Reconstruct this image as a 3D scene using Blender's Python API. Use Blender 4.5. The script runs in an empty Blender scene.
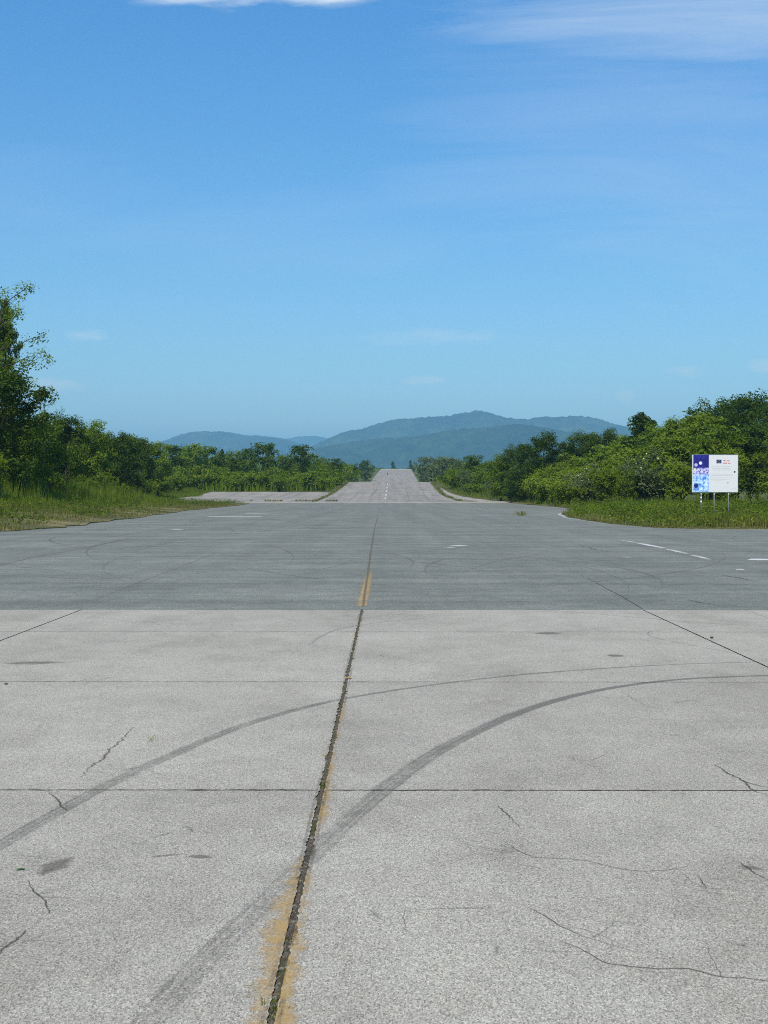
import bpy, bmesh, math, random
import numpy as np
from mathutils import Vector

random.seed(7)
RNG = np.random.default_rng(11)
SC = bpy.context.scene
COL = SC.collection
PI = math.pi
F, VX, VY, H = 1250.0, 388.0, 493.0, 1.56      # focal length in pixels, vanishing point, eye height (m)

# ------------------------------------------------------------------ terrain
_PY = np.array([-500, 0, 165, 185, 200, 235, 280, 322, 345, 400, 480, 572, 700, 858, 905, 1000, 1300, 3000, 30000.])
_PZ = np.array([0, 0, 0, .06, .24, 1.05, 2.6, 4.45, 4.2, 3.2, 4.2, 7.6, 12.4, 18, 18.6, 17, 5, 0, 0.])
_fy = np.arange(-500, 3000, 2.0)
_fz = np.interp(_fy, _PY, _PZ)
_k = np.hanning(11); _k /= _k.sum()
_fz = np.convolve(np.pad(_fz, 5, mode='edge'), _k, mode='valid')

def prof(Y):
    return float(np.interp(Y, _fy, _fz))

def left_edge(Y):       # grass verge edge on the left of the asphalt
    return float(np.interp(Y, [30, 44, 47, 50, 55.7, 75, 108, 162, 186, 195, 203, 260, 900],
                           [-60, -32, -19, -15.5, -14.6, -15.6, -17.7, -18.9, -20.4, -36, -60, -62, -62]))

def right_edge(Y):      # grass verge edge on the right
    return float(np.interp(Y, [52.2, 53.1, 54.2, 55.7, 61, 78, 92, 99, 112, 124, 134, 170, 196],
                           [60, 20, 13.5, 12.1, 11.3, 11.5, 12.9, 14.4, 17, 18.2, 18.6, 18.6, 18.8]))

def bank(X, Y):
    if Y < 40 or Y > 330: return 0.0
    f = min(1, (Y - 40) / 20.0) * min(1, max(0, (330 - Y) / 120.0))
    z = 0.0
    if X < 0: f *= min(1, max(0, (190 - Y)/65.0))
    if X < 0:
        d = left_edge(Y) - X
        if d > 0: z = 0.95 * (1 - math.exp(-d / 9.0))
    else:
        d = X - right_edge(Y) if Y < 196 else X - 19
        if d > 0: z = 0.5 * (1 - math.exp(-d / 9.0))
    return z * f

def gz(X, Y):
    return prof(Y) + bank(X, Y)

def g(px, py, ymin=2.0, ymax=1400.0):
    """point of the ground seen along a given ray of the survey photograph (open ground profile)"""
    Y = ymin
    last = None
    while Y < ymax:
        e = VY - (prof(Y) - H) / Y * F - py
        if e <= 0: break
        last = Y
        Y *= 1.004
    a, b = last or ymin, Y
    for _ in range(30):
        m = (a + b) / 2
        if VY - (prof(m) - H) / m * F - py > 0: a = m
        else: b = m
    return ((px - VX) / F * a, a)

# ------------------------------------------------------------------ helpers
def props(o, label=None, cat=None, group=None, kind=None):
    if label: o['label'] = label
    if cat: o['category'] = cat
    if group: o['group'] = group
    if kind: o['kind'] = kind
    return o

def link(o, parent=None):
    COL.objects.link(o)
    if parent is not None: o.parent = parent
    return o

def mesh_np(name, verts, faces, mat=None, smooth=False):
    """verts (N,3), faces (M,3|4) arrays"""
    me = bpy.data.meshes.new(name)
    verts = np.asarray(verts, dtype=np.float32); faces = np.asarray(faces, dtype=np.int32)
    k = faces.shape[1]
    me.vertices.add(len(verts)); me.vertices.foreach_set('co', verts.ravel())
    me.loops.add(faces.size); me.loops.foreach_set('vertex_index', faces.ravel())
    me.polygons.add(len(faces))
    me.polygons.foreach_set('loop_start', np.arange(0, faces.size, k, dtype=np.int32))
    me.polygons.foreach_set('loop_total', np.full(len(faces), k, dtype=np.int32))
    me.update(calc_edges=True)
    me.polygons.foreach_set('use_smooth', np.full(len(faces), smooth, dtype=bool))
    if mat: me.materials.append(mat)
    me.validate()
    return me

def mesh_py(name, verts, faces, mat=None, smooth=False):
    me = bpy.data.meshes.new(name)
    me.from_pydata([tuple(v) for v in verts], [], faces)
    me.update()
    if mat: me.materials.append(mat)
    if smooth:
        for p in me.polygons: p.use_smooth = True
    return me

def ob(name, me, parent=None):
    return link(bpy.data.objects.new(name, me), parent)

def empty(name, loc):
    o = bpy.data.objects.new(name, None); o.location = loc
    o.empty_display_size = .3
    return link(o)

def box(vs, fs, x0, x1, y0, y1, z0, z1):
    b = len(vs)
    vs += [(x0,y0,z0),(x1,y0,z0),(x1,y1,z0),(x0,y1,z0),(x0,y0,z1),(x1,y0,z1),(x1,y1,z1),(x0,y1,z1)]
    fs += [tuple(b+i for i in f) for f in ((0,3,2,1),(4,5,6,7),(0,1,5,4),(1,2,6,5),(2,3,7,6),(3,0,4,7))]

def tube(vs, fs, pts, rad, n=6):
    pts = [Vector(p) for p in pts]
    base = len(vs)
    for i, p in enumerate(pts):
        d = (pts[min(i+1, len(pts)-1)] - pts[max(i-1, 0)])
        if d.length < 1e-6: d = Vector((0,0,1))
        d.normalize()
        a = d.orthogonal().normalized(); b = d.cross(a)
        for k in range(n):
            t = 2*PI*k/n
            vs.append(tuple(p + (a*math.cos(t) + b*math.sin(t))*rad[i]))
    for i in range(len(pts)-1):
        for k in range(n):
            k2 = (k+1) % n
            fs.append((base+i*n+k, base+i*n+k2, base+(i+1)*n+k2, base+(i+1)*n+k))
    fs.append(tuple(base+k for k in range(n))[::-1])
    fs.append(tuple(base+(len(pts)-1)*n+k for k in range(n)))

# ------------------------------------------------------------------ materials
class NT:
    def __init__(s, name):
        s.m = bpy.data.materials.new(name); s.m.use_nodes = True
        s.t = s.m.node_tree; s.t.nodes.clear()
        s.out = s.t.nodes.new('ShaderNodeOutputMaterial')
    def n(s, typ, **kw):
        nd = s.t.nodes.new('ShaderNode' + typ)
        for k, v in kw.items(): setattr(nd, k, v)
        return nd
    def l(s, a, b): s.t.links.new(a, b)
    def coord(s, kind='Object'): return s.n('TexCoord').outputs[kind]
    def noise(s, vec, scale, detail=3, rough=.55, dim='3D'):
        nd = s.n('TexNoise'); nd.inputs['Scale'].default_value = scale
        nd.inputs['Detail'].default_value = detail; nd.inputs['Roughness'].default_value = rough
        s.l(vec, nd.inputs['Vector']); return nd.outputs['Fac']
    def voro(s, vec, scale, feature='F1'):
        nd = s.n('TexVoronoi', feature=feature); nd.inputs['Scale'].default_value = scale
        s.l(vec, nd.inputs['Vector']); return nd
    def maprange(s, v, a, b, c, d):
        nd = s.n('MapRange'); s.l(v, nd.inputs[0])
        for i, x in enumerate((a, b, c, d)): nd.inputs[1+i].default_value = x
        return nd.outputs[0]
    def math(s, op, a, b=None):
        nd = s.n('Math', operation=op)
        for i, x in enumerate((a, b)):
            if x is None: continue
            if isinstance(x, (int, float)): nd.inputs[i].default_value = x
            else: s.l(x, nd.inputs[i])
        return nd.outputs[0]
    def ramp(s, v, stops):
        nd = s.n('ValToRGB'); s.l(v, nd.inputs[0])
        e = nd.color_ramp.elements
        while len(e) < len(stops): e.new(.5)
        for i, (p, c) in enumerate(stops):
            e[i].position = p; e[i].color = (*c, 1) if len(c) == 3 else c
        return nd.outputs[0]
    def mix(s, fac, a, b, mode='MIX'):
        nd = s.n('MixRGB', blend_type=mode)
        for i, x in enumerate((fac, a, b)):
            if isinstance(x, (int, float)): nd.inputs[i].default_value = x
            elif isinstance(x, tuple): nd.inputs[i].default_value = (*x, 1)
            else: s.l(x, nd.inputs[i])
        return nd.outputs[0]
    def scale(s, vec, sc):
        nd = s.n('Mapping'); nd.inputs['Scale'].default_value = sc
        s.l(vec, nd.inputs['Vector']); return nd.outputs[0]
    def bsdf(s, color, rough=.9, spec=.25, normal=None, metal=0):
        b = s.n('BsdfPrincipled')
        if isinstance(color, tuple): b.inputs['Base Color'].default_value = (*color, 1)
        else: s.l(color, b.inputs['Base Color'])
        b.inputs['Roughness'].default_value = rough
        b.inputs['Specular IOR Level'].default_value = spec
        b.inputs['Metallic'].default_value = metal
        if normal is not None: s.l(normal, b.inputs['Normal'])
        return b.outputs[0]
    def bump(s, h, strength=.3, dist=.01):
        nd = s.n('Bump'); nd.inputs['Strength'].default_value = strength; nd.inputs['Distance'].default_value = dist
        s.l(h, nd.inputs['Height']); return nd.outputs[0]
    def done(s, sh):
        s.l(sh, s.out.inputs['Surface']); return s.m

def pavement(name, lo, mid, hi, agg, tint=(1,1,1), streak=0.0, hair=False):
    t = NT(name); c = t.coord()
    b1 = t.noise(c, .35, 4); b2 = t.noise(c, 2.3, 5, .62)
    base = t.ramp(t.mix(.5, b1, b2), [(.36, lo), (.5, mid), (.64, hi)])
    if hair:
        gi = t.n('NewGeometry')
        base = t.mix(1.0, base, t.ramp(gi.outputs['Random Per Island'], [(0, (.93,.925,.92)), (.5, (1,1,1)), (1, (1.05,1.05,1.045))]), 'MULTIPLY')
        dn = t.n('TexNoise'); dn.inputs['Scale'].default_value = 1.4; dn.inputs['Detail'].default_value = 6; dn.inputs['Roughness'].default_value = .65; t.l(c, dn.inputs['Vector'])
        wv = t.n('VectorMath', operation='MULTIPLY_ADD'); wv.inputs[1].default_value = (.8,.8,0); t.l(dn.outputs['Color'], wv.inputs[0]); t.l(c, wv.inputs[2])
        ve = t.voro(wv.outputs[0], .62, 'DISTANCE_TO_EDGE')
        msk = t.maprange(t.noise(c, .55, 3), .50, .60, 0, 1)
        msk = t.math('MULTIPLY', msk, t.maprange(t.noise(c, 9, 4, .7), .42, .58, 0, 1))
        base = t.mix(t.math('MULTIPLY', t.maprange(ve.outputs['Distance'], .0, .006, .55, 0), msk), base, (.07,.065,.06))
        # broad worn and dirty zones
        dz = t.noise(t.scale(c, (.5, .22, 1)), 1.6, 6, .7)
        base = t.mix(1.0, base, t.ramp(dz, [(.36, (.87,.865,.855)), (.5, (1,1,1)), (.66, (1.06,1.06,1.05))]), 'MULTIPLY')
    cg = t.scale(c, (1, .5, 1))
    v = t.voro(cg, agg)
    sep = t.n('SeparateColor'); t.l(v.outputs['Color'], sep.inputs[0])
    grain = t.ramp(sep.outputs[0], [(0, (.48,.48,.48)), (.28, (.86,.86,.86)), (.74, (1.07,1.07,1.06)), (1, (1.48,1.46,1.42))])
    col = t.mix(1.0, base, grain, 'MULTIPLY')
    n3 = t.noise(cg, agg*.5, 3, .75)
    col = t.mix(1.0, col, t.ramp(n3, [(.3, (.72,.72,.73)), (.5, (1,1,1)), (.72, (1.22,1.21,1.19))]), 'MULTIPLY')
    # scattered soot and dirt specks
    n4 = t.noise(c, 11, 6, .75)
    col = t.mix(t.maprange(n4, .62, .8, 0, .5), col, tuple(x*.4 for x in mid))
    if streak:
        n5 = t.noise(t.scale(c, (.06, 1.1, 1)), 1.0, 6, .65)
        col = t.mix(1.0, col, t.ramp(n5, [(.3, (1-streak,)*3), (.5, (1,1,1)), (.72, (1+streak*.8,)*3)]), 'MULTIPLY')
        n6 = t.noise(t.scale(c, (1.3, .03, 1)), .6, 4, .6)
        col = t.mix(1.0, col, t.ramp(n6, [(.32, (1-streak*.5,)*3), (.5, (1,1,1)), (.7, (1+streak*.4,)*3)]), 'MULTIPLY')
    h = t.math('ADD', v.outputs['Distance'], t.math('MULTIPLY', n3, .6))
    return t.done(t.bsdf(col, .92, .22, t.bump(h, .35, .004)))

M_CONC = pavement('weathered_concrete', (0.294,0.281,0.248), (0.337,0.321,0.285), (0.366,0.353,0.315), 240, hair=True)
M_ASPH = pavement('aged_asphalt', (.134,.146,.131), (.166,.178,.160), (.202,.213,.192), 110, streak=.24)
M_RUNW = pavement('old_runway_concrete', (.205,.190,.172), (.256,.240,.220), (.305,.29,.266), 30, streak=.36)
M_BAND = pavement('pale_concrete_band', (.24,.227,.20), (.295,.28,.25), (.35,.335,.305), 30, streak=.15)

M_PALE = pavement('pale_worn_concrete', (.34,.31,.265), (.40,.365,.315), (.46,.43,.38), 30, streak=.2)
def simple(name, c0, c1, scale, rough=.9, spec=.2):
    t = NT(name); c = t.coord()
    return t.done(t.bsdf(t.ramp(t.noise(c, scale, 5, .65), [(.3, c0), (.7, c1)]), rough, spec))

def ground_mat():
    t = NT('meadow_soil'); c = t.coord()
    n = t.noise(c, .09, 5, .6); n2 = t.noise(c, 1.7, 5, .7)
    col = t.ramp(t.mix(.5, n, n2), [(.3, (.035,.055,.018)), (.48, (.075,.095,.03)), (.6, (.12,.125,.05)), (.75, (.22,.19,.11))])
    return t.done(t.bsdf(col, .95, .1, t.bump(n2, .6, .1)))
M_SOIL = ground_mat()

def verge_mat(name, dry):
    t = NT(name); c = t.coord()
    n = t.noise(c, .22, 5, .6); n2 = t.noise(c, 4, 4, .7)
    col = t.ramp(t.mix(.45, n, n2), [(.3, (.045,.055,.02)), (.47, (.09,.088,.036)), (.47+.16*(1-dry)+.03, (.17,.145,.07)), (.8, (.33,.29,.20))])
    return t.done(t.bsdf(col, .95, .1, t.bump(n2, .8, .05)))
M_VERGE_L = verge_mat('dry_verge_soil', .75)
M_VERGE_R = verge_mat('verge_soil', .3)

def leaf_mat(name, c0, c1, c2, trans=.35, big=.25):
    t = NT(name)
    gi = t.n('NewGeometry'); oi = t.n('ObjectInfo')
    a = t.mix(gi.outputs['Random Per Island'], c0, c1)
    a = t.mix(t.maprange(oi.outputs['Random'], 0, 1, 0, .55), a, c2)
    n = t.noise(t.coord('Object'), .8, 3)
    a = t.mix(1.0, a, t.ramp(n, [(.3, (.8,.82,.8)), (.7, (1.2,1.17,1.1))]), 'MULTIPLY')
    b = t.bsdf(a, .6, .12)
    tr = t.n('BsdfTranslucent'); t.l(t.mix(1.0, a, (1.15,1.3,.6), 'MULTIPLY'), tr.inputs['Color'])
    mx = t.n('MixShader'); mx.inputs[0].default_value = trans
    t.l(b, mx.inputs[1]); t.l(tr.outputs[0], mx.inputs[2])
    return t.done(mx.outputs[0])

L_DARK = leaf_mat('dark_leaves', (0.032,0.062,0.007), (0.077,0.125,0.015), (0.053,0.099,0.013), .34)
L_MID = leaf_mat('green_leaves', (0.079,0.133,0.009), (0.178,0.244,0.020), (0.130,0.198,0.018), .42)
L_LIGHT = leaf_mat('light_green_leaves', (.12,.185,.012), (.225,.29,.028), (.175,.245,.020), .48)
L_GREY = leaf_mat('grey_green_leaves', (0.069,0.101,0.045), (0.138,0.172,0.080), (0.103,0.144,0.060), .35)
L_GRASS = leaf_mat('grass_blades', (0.070,0.093,0.014), (0.160,0.174,0.041), (0.124,0.134,0.027), .42)
L_DRY = leaf_mat('dry_grass_blades', (.10,.12,.035), (.26,.235,.10), (.18,.17,.06), .4)
L_TALL = leaf_mat('tall_weed_blades', (0.085,0.135,0.014), (0.175,0.230,0.030), (0.130,0.185,0.022), .45)
M_BARK = simple('bark', (.028,.023,.018), (.07,.06,.048), 6)
M_BLOSSOM = simple('white_blossom', (.36,.38,.26), (.52,.54,.42), 5)
M_YELLOW = simple('yellow_petals', (.42,.34,.02), (.6,.48,.04), 5)

def overlay(name, col0, col1, streak_scale, thr, soft, fine=0.5, use_cover=True, rough=.9, edge_soft=.28, side=0, nmix=.3):
    """worn layer on the pavement: covers where a noise lies under the local cover value"""
    t = NT(name); c = t.coord()
    uv = t.n('UVMap', uv_map='UVMap').outputs[0]
    sep = t.n('SeparateXYZ'); t.l(uv, sep.inputs[0])
    n1 = t.noise(t.scale(uv, streak_scale), 1.0, 4, .65)
    n2 = t.noise(c, 70, 4, .75)
    n3 = t.noise(c, 5.5 if not side else 13, 5, .7)
    d = t.mix(fine, n1, n2)
    d = t.mix(nmix, d, n3)
    e = t.math('MULTIPLY', t.math('ABSOLUTE', t.math('SUBTRACT', sep.outputs[0], .5)), 2.0)
    if side == 1: e = sep.outputs[0]
    if side == 2: e = t.math('SUBTRACT', 1.0, sep.outputs[0])
    edge = t.maprange(e, 1-edge_soft*2, 1, 0, .35 if edge_soft < .49 else .5)
    at = t.n('Attribute', attribute_name='cover')
    lim = t.math('SUBTRACT', at.outputs['Fac'], edge)
    fac = t.math('SUBTRACT', lim, d)
    fac = t.maprange(fac, -soft, soft, 0, thr)
    col = t.ramp(n2, [(.3, col0), (.7, col1)])
    b = t.bsdf(col, rough, .15)
    tr = t.n('BsdfTransparent')
    mx = t.n('MixShader'); t.l(fac, mx.inputs[0]); t.l(tr.outputs[0], mx.inputs[1]); t.l(b, mx.inputs[2])
    return t.done(mx.outputs[0])

M_TYRE = overlay('tyre_rubber_smear', (.045,.045,.05), (.085,.085,.09), (9, .5, 1), .36, .10, .34)
M_YL, M_YR = [overlay('worn_yellow_paint', (.40,.26,.09), (.58,.40,.17), (2.5, 26, 1), .6, .09, .42, edge_soft=.42, side=q, nmix=.5) for q in (1, 2)]
M_YPAINT = overlay('worn_yellow_paint', (.40,.27,.12), (.55,.41,.22), (2.2, 6, 1), .7, .085, .45, edge_soft=.3)
M_WPAINT = overlay('worn_white_paint', (.52,.53,.52), (.66,.67,.66), (2, 1.2, 1), .85, .09, .4, edge_soft=.2)
M_CRACK = overlay('open_crack', (.03,.028,.025), (.07,.066,.06), (1, 2.2, 1), .56, .11, .45, edge_soft=.3)
M_STAIN = overlay('dirt_stain', (.075,.068,.055), (.13,.12,.10), (3, 9, 1), .42, .13, .5, edge_soft=.5, nmix=.55)
M_SEAM = overlay('brown_seam', (.12,.105,.08), (.19,.165,.125), (2, .5, 1), .6, .12, .3, edge_soft=.4)

def joint_mat():
    t = NT('joint_soil'); c = t.coord()
    n = t.noise(t.scale(c, (1, .4, 1)), 75, 5, .8); m = t.noise(c, 2.3, 3)
    col = t.ramp(n, [(.3, (.04,.034,.024)), (.5, (.10,.088,.065)), (.7, (.26,.24,.20))])
    moss = t.ramp(n, [(.3, (.035,.045,.014)), (.7, (.11,.12,.045))])
    return t.done(t.bsdf(t.mix(t.maprange(m, .52, .66, 0, .75), col, moss), .95, .1, t.bump(n, .8, .02)))
M_JOINT = joint_mat()
M_STONE = simple('grey_grit', (.10,.095,.085), (.26,.25,.23), 30)

# ------------------------------------------------------------------ sheets
def strip(name, ys, fl, fr, lift, mat, ncol=8, zf=None, kind='structure', jag=0.0, thick=0.0, parent=None):
    vs, fs = [], []
    zf = zf or (lambda x, y: prof(y))
    r = random.Random(name)
    for y in ys:
        a, b = fl(y) + r.uniform(-jag, jag), fr(y) + r.uniform(-jag, jag)
        for k in range(ncol+1):
            x = a + (b-a)*k/ncol
            vs.append((x, y, zf(x, y) + lift))
    w = ncol+1
    for i in range(len(ys)-1):
        for k in range(ncol):
            fs.append((i*w+k, i*w+k+1, (i+1)*w+k+1, (i+1)*w+k))
    if thick:
        # skirt all round so the sheet reads as a layer with an edge
        ring = list(range(w)) + [i*w+w-1 for i in range(1, len(ys))] + [(len(ys)-1)*w+k for k in range(w-2, -1, -1)] + [i*w for i in range(len(ys)-2, 0, -1)]
        b0 = len(vs)
        for i in ring:
            x, y, z = vs[i]; vs.append((x, y, z-thick))
        for j in range(len(ring)):
            j2 = (j+1) % len(ring)
            fs.append((ring[j2], ring[j], b0+j, b0+j2))
    o = ob(name, mesh_py(name, vs, fs, mat), parent)
    if kind and parent is None: o['kind'] = kind
    return o

YS = sorted(set([-300, -100, -40] + list(np.arange(0, 240, 4.0)) + list(np.arange(240, 1320, 8.0)) + [1500, 2000, 3000, 4500, 7000, 10000, 14000, 18000]))
# the ground: one sheet to the horizon, a little below the pavements
def ground_x(k, n=36):
    t = k/n*2-1
    return math.copysign(abs(t)**2.6, t)*15000
gv, gf = [], []
NX = 36
for y in YS:
    for k in range(NX+1):
        x = ground_x(k)
        gv.append((x, y, prof(y) - .06))
for i in range(len(YS)-1):
    for k in range(NX):
        a = i*(NX+1)+k
        gf.append((a, a+1, a+NX+2, a+NX+1))
props(ob('ground', mesh_py('ground', gv, gf, M_SOIL)), kind='structure')

# concrete apron: separate slabs with open joints
JY = [6.54 - 3.75*3, 6.54 - 3.75*2, 6.54 - 3.75, 6.54, 10.3, 14.02, 16.68]
JY = [-8.46, -4.71, -.96, 2.79, 6.54, 10.3, 14.02, 16.68]
JX = [-.347 + 3.75*k for k in range(-8, 9)]
vs, fs = [], []
rj = random.Random(3); SIDES = []
M_FILL = simple('dark_joint_filler', (.015,.014,.013), (.04,.038,.036), 20)
def slab(x0, x1, y0, y1, wl, wr, wb, wt, jl, jr):
    fine = abs(x0) < 9 and y1 > 2
    n = 150 if fine else 4
    ring = []
    def edge(p, q, inset, nrm, jag):
        acc = 0
        for i in range(n):
            t = i/n
            acc = acc*.7 + rj.uniform(-1, 1)*jag*.8
            off = inset + (abs(acc) if fine and i else 0)
            ring.append((p[0]+(q[0]-p[0])*t + nrm[0]*off, p[1]+(q[1]-p[1])*t + nrm[1]*off))
    X0, X1, Y0, Y1 = x0+wl, x1-wr, y0+wb, y1-wt
    edge((X0,Y0), (X1,Y0), 0, (0,1), .008)
    edge((X1,Y0), (X1,Y1), 0, (-1,0), jr)
    edge((X1,Y1), (X0,Y1), 0, (0,-1), .006)
    edge((X0,Y1), (X0,Y0), 0, (1,0), jl)
    b = len(vs); m = len(ring)
    for x, y in ring: vs.append((x, y, 0))
    for x, y in ring: vs.append((x, y, -.05))
    fs.append(tuple(range(b, b+m)))
    for i in range(m):
        j = (i+1) % m
        fs.append((b+j, b+i, b+m+i, b+m+j)); SIDES.append(len(fs)-1)
for i in range(len(JX)-1):
    for j in range(len(JY)-1):
        cl, cr = abs(JX[i]+.347) < .01, abs(JX[i+1]+.347) < .01
        slab(JX[i], JX[i+1], JY[j], JY[j+1], (.009 if cl else .008), (.009 if cr else .008), .006, .006 if j < len(JY)-2 else .0,
             .012 if cl else .004, .012 if cr else .004)
conc = ob('concrete_pavement', mesh_py('concrete_pavement', vs, fs, M_CONC)); conc['kind'] = 'structure'
conc.data.materials.append(M_FILL)
for i in SIDES: conc.data.polygons[i].material_index = 1
strip('joint_soil', [-9., 2, 6, 10, 14, 16.68], lambda y: -.39, lambda y: -.30, -.007, None or M_JOINT, 1)
props(ob('joint_fill', mesh_py('joint_fill', [(-31,-9,-.02),(31,-9,-.02),(31,16.7,-.02),(-31,16.7,-.02)], [(0,1,2,3)], M_FILL)), kind='structure')

# asphalt
ay = list(np.arange(16.68, 182, 4.0)) + [182.]
strip('asphalt_road', ay, lambda y: -140, lambda y: 140 if y < 120 else 60, 0.0, M_ASPH, 30)
ROT = .0085
ry = list(np.arange(182, 240, 4.0)) + list(np.arange(240, 912, 8.0))
def rl(y): return float(np.interp(y, [182, 196, 322, 572, 858, 920], [-14, -11.3, -9.9, -7.2, -4.9, -4.6]))
def rr(y): return float(np.interp(y, [182, 190, 200, 235, 322, 572, 858, 920], [19, 17, 11.2, 10.2, 10.9, 13.3, 15.6, 16]))
strip('worn_runway_end', [832., 840, 848, 856, 864, 872, 880, 888, 896, 904], lambda y: rl(y)+.3, lambda y: rr(y)-.3, .06, M_PALE, 6, jag=.4)
by = [182., 186, 190, 194, 196]
strip('concrete_band', by, lambda y: -23, lambda y: 18.2, .012, M_BAND, 12)
ry = list(np.arange(196., 330, 4)) + list(np.arange(330, 912, 8.)) if True else [196., 200] + [y for y in ry if y > 200]
strip('runway', ry, rl, rr, .01, M_RUNW, 8, thick=.06)
strip('concrete_pad', [196., 200, 204, 208, 212, 216, 220, 224, 228, 232, 236, 240, 248, 256], lambda y: -36, lambda y: rl(y)-.7, .012, M_RUNW, 14)
strip('runway_shoulder', [196., 200, 204, 208, 212, 216, 220, 224, 228, 232, 236, 240, 248, 256, 264, 272, 280],
      lambda y: rr(y)+.9, lambda y: rr(y)+float(np.interp(y, [196, 215, 240, 280], [7.5, 4.2, 2.6, 1.3])), .014, M_BAND, 3, jag=.3)

vy = [46, 47, 48, 49, 50, 51, 52.5, 54, 56, 58] + list(np.arange(60, 208, 4.0)) + [206.]
vy = sorted(set(float(v) for v in vy))
strip('verge_bank', [y for y in vy], lambda y: -110, lambda y: left_edge(y), .03, M_VERGE_L, 40, zf=gz, jag=.35, thick=.1)
vr = sorted(set([52.3, 52.7, 53.1, 53.6, 54.2, 55, 56, 58] + [float(v) for v in np.arange(60, 200, 4.0)]))
strip('grass_verge', vr, lambda y: right_edge(y), lambda y: 120, .03, M_VERGE_R, 40, zf=gz, jag=.3, thick=.1)

# ------------------------------------------------------------------ ribbons on the pavement
def smooth_pts(pts, step):
    P = [np.array(p[:2]) for p in pts]
    P = [2*P[0]-P[1]] + P + [2*P[-1]-P[-2]]
    out = []
    for i in range(1, len(P)-2):
        L = np.linalg.norm(P[i+1]-P[i]); n = max(2, int(L/step))
        for k in range(n):
            t = k/n
            out.append(.5*((2*P[i]) + (-P[i-1]+P[i+1])*t + (2*P[i-1]-5*P[i]+4*P[i+1]-P[i+2])*t*t + (-P[i-1]+3*P[i]-3*P[i+1]+P[i+2])*t**3))
    out.append(P[-2])
    return out

def ribbon(name, pts, widths, covers, mat, lift, step=.1, jit=0.0, smooth=True):
    """pts in metres on the ground; widths and covers are interpolated along the points"""
    pp = smooth_pts(pts, step) if smooth else [np.array(p) for p in pts]
    # parameter of each sample measured by arc length
    s = [0.0]
    for i in range(1, len(pp)): s.append(s[-1] + float(np.linalg.norm(pp[i]-pp[i-1])))
    tot = s[-1] or 1
    wp = np.linspace(0, 1, len(widths)); cp = np.linspace(0, 1, len(covers))
    r = random.Random(name + str(pts[0]))
    vs, uv, cov, fs = [], [], [], []
    ox = 0.0
    for i, p in enumerate(pp):
        d = pp[min(i+1, len(pp)-1)] - pp[max(i-1, 0)]
        d = d/(np.linalg.norm(d)+1e-9); nrm = np.array((-d[1], d[0]))
        t = s[i]/tot; w = float(np.interp(t, wp, widths)) if len(widths) > 1 else widths[0]; c = float(np.interp(t, cp, covers))
        if mat is M_STAIN: c += .10 - .45*abs(2*t-1)**2.5
        ox = ox*.5 + r.uniform(-jit, jit)
        for k in range(3):
            q = p + nrm*(ox + w*(k/2-.5))
            vs.append((q[0], q[1], gz(q[0], q[1]) + lift)); uv.append((k/2, s[i])); cov.append(c)
    for i in range(len(pp)-1):
        for k in range(2):
            fs.append((i*3+k+1, i*3+k, (i+1)*3+k, (i+1)*3+k+1))
    me = mesh_py(name, vs, fs, mat)
    ul = me.uv_layers.new(name='UVMap')
    for lp in me.loops: ul.data[lp.index].uv = uv[lp.vertex_index]
    at = me.attributes.new('cover', 'FLOAT', 'POINT')
    at.data.foreach_set('value', np.array(cov, dtype=np.float32))
    o = ob(name, me); o['kind'] = 'structure'
    return o

def G(*pts): return [g(*p) for p in pts]

# the two tyre arcs and fainter ones
ribbon('tyre_mark', G((-40,872),(0,846),(100,789),(180,752),(250,724),(330,702),(420,687),(512,676),(600,669),(680,664.5),(760,662)),
       [.17,.17,.16,.12,.09,.08,.06], [.50,.52,.53,.55,.54,.55,.55], M_TYRE, .0015)
ribbon('tyre_mark', G((120,1060),(160,1010),(230,936),(300,868),(360,812),(430,757),(500,721),(560,700),(620,687),(690,679),(775,675.5)),
       [.20,.21,.22,.22,.18,.14,.11,.09], [.44,.46,.48,.52,.58,.63,.63,.60], M_TYRE, .0016)
ribbon('tyre_mark', G((512,608.5),(560,611),(620,616),(690,622),(768,627)), [.04,.05,.04], [.5,.55,.52], M_TYRE, .0014)
ribbon('tyre_mark', G((310,645),(322,636),(345,628),(390,621.5),(435,617.5)), [.08,.07,.05], [.44,.52,.48], M_TYRE, .0014)
ribbon('tyre_mark', G((740,655),(690,645),(655,638),(648,634),(655,631),(690,628),(730,625)), [.04,.05,.04], [.46,.5,.44], M_TYRE, .0017)
# skids on the asphalt
ra = random.Random(21)
for i in range(110):
    px, py = ra.uniform(-20, 780), 508 + 95*ra.random()**1.5
    x0, y0 = g(px, py)
    r = ra.uniform(6, 22); a0 = ra.uniform(0, 2*PI); a1 = a0 + ra.uniform(.4, 1.6)*ra.choice((-1, 1))
    pts = [(x0 + r*(math.cos(a0+(a1-a0)*k/8)-math.cos(a0)), y0 + 1.3*r*(math.sin(a0+(a1-a0)*k/8)-math.sin(a0))) for k in range(9)]
    if min(p[1] for p in pts) < 17.2 or max(p[1] for p in pts) > 178: continue
    if any(p[0] < left_edge(max(p[1],46))+.5 and p[1] > 44 for p in pts) or any(p[1] > 51 and p[0] > right_edge(max(p[1],52.2))-.5 for p in pts): continue
    w = .08 + y0*.0016
    ribbon('tyre_mark', pts, [w*.7, w, w*.7], [.40, ra.uniform(.46,.55), .40], M_TYRE, .003 + .00006*i, .5)

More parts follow.
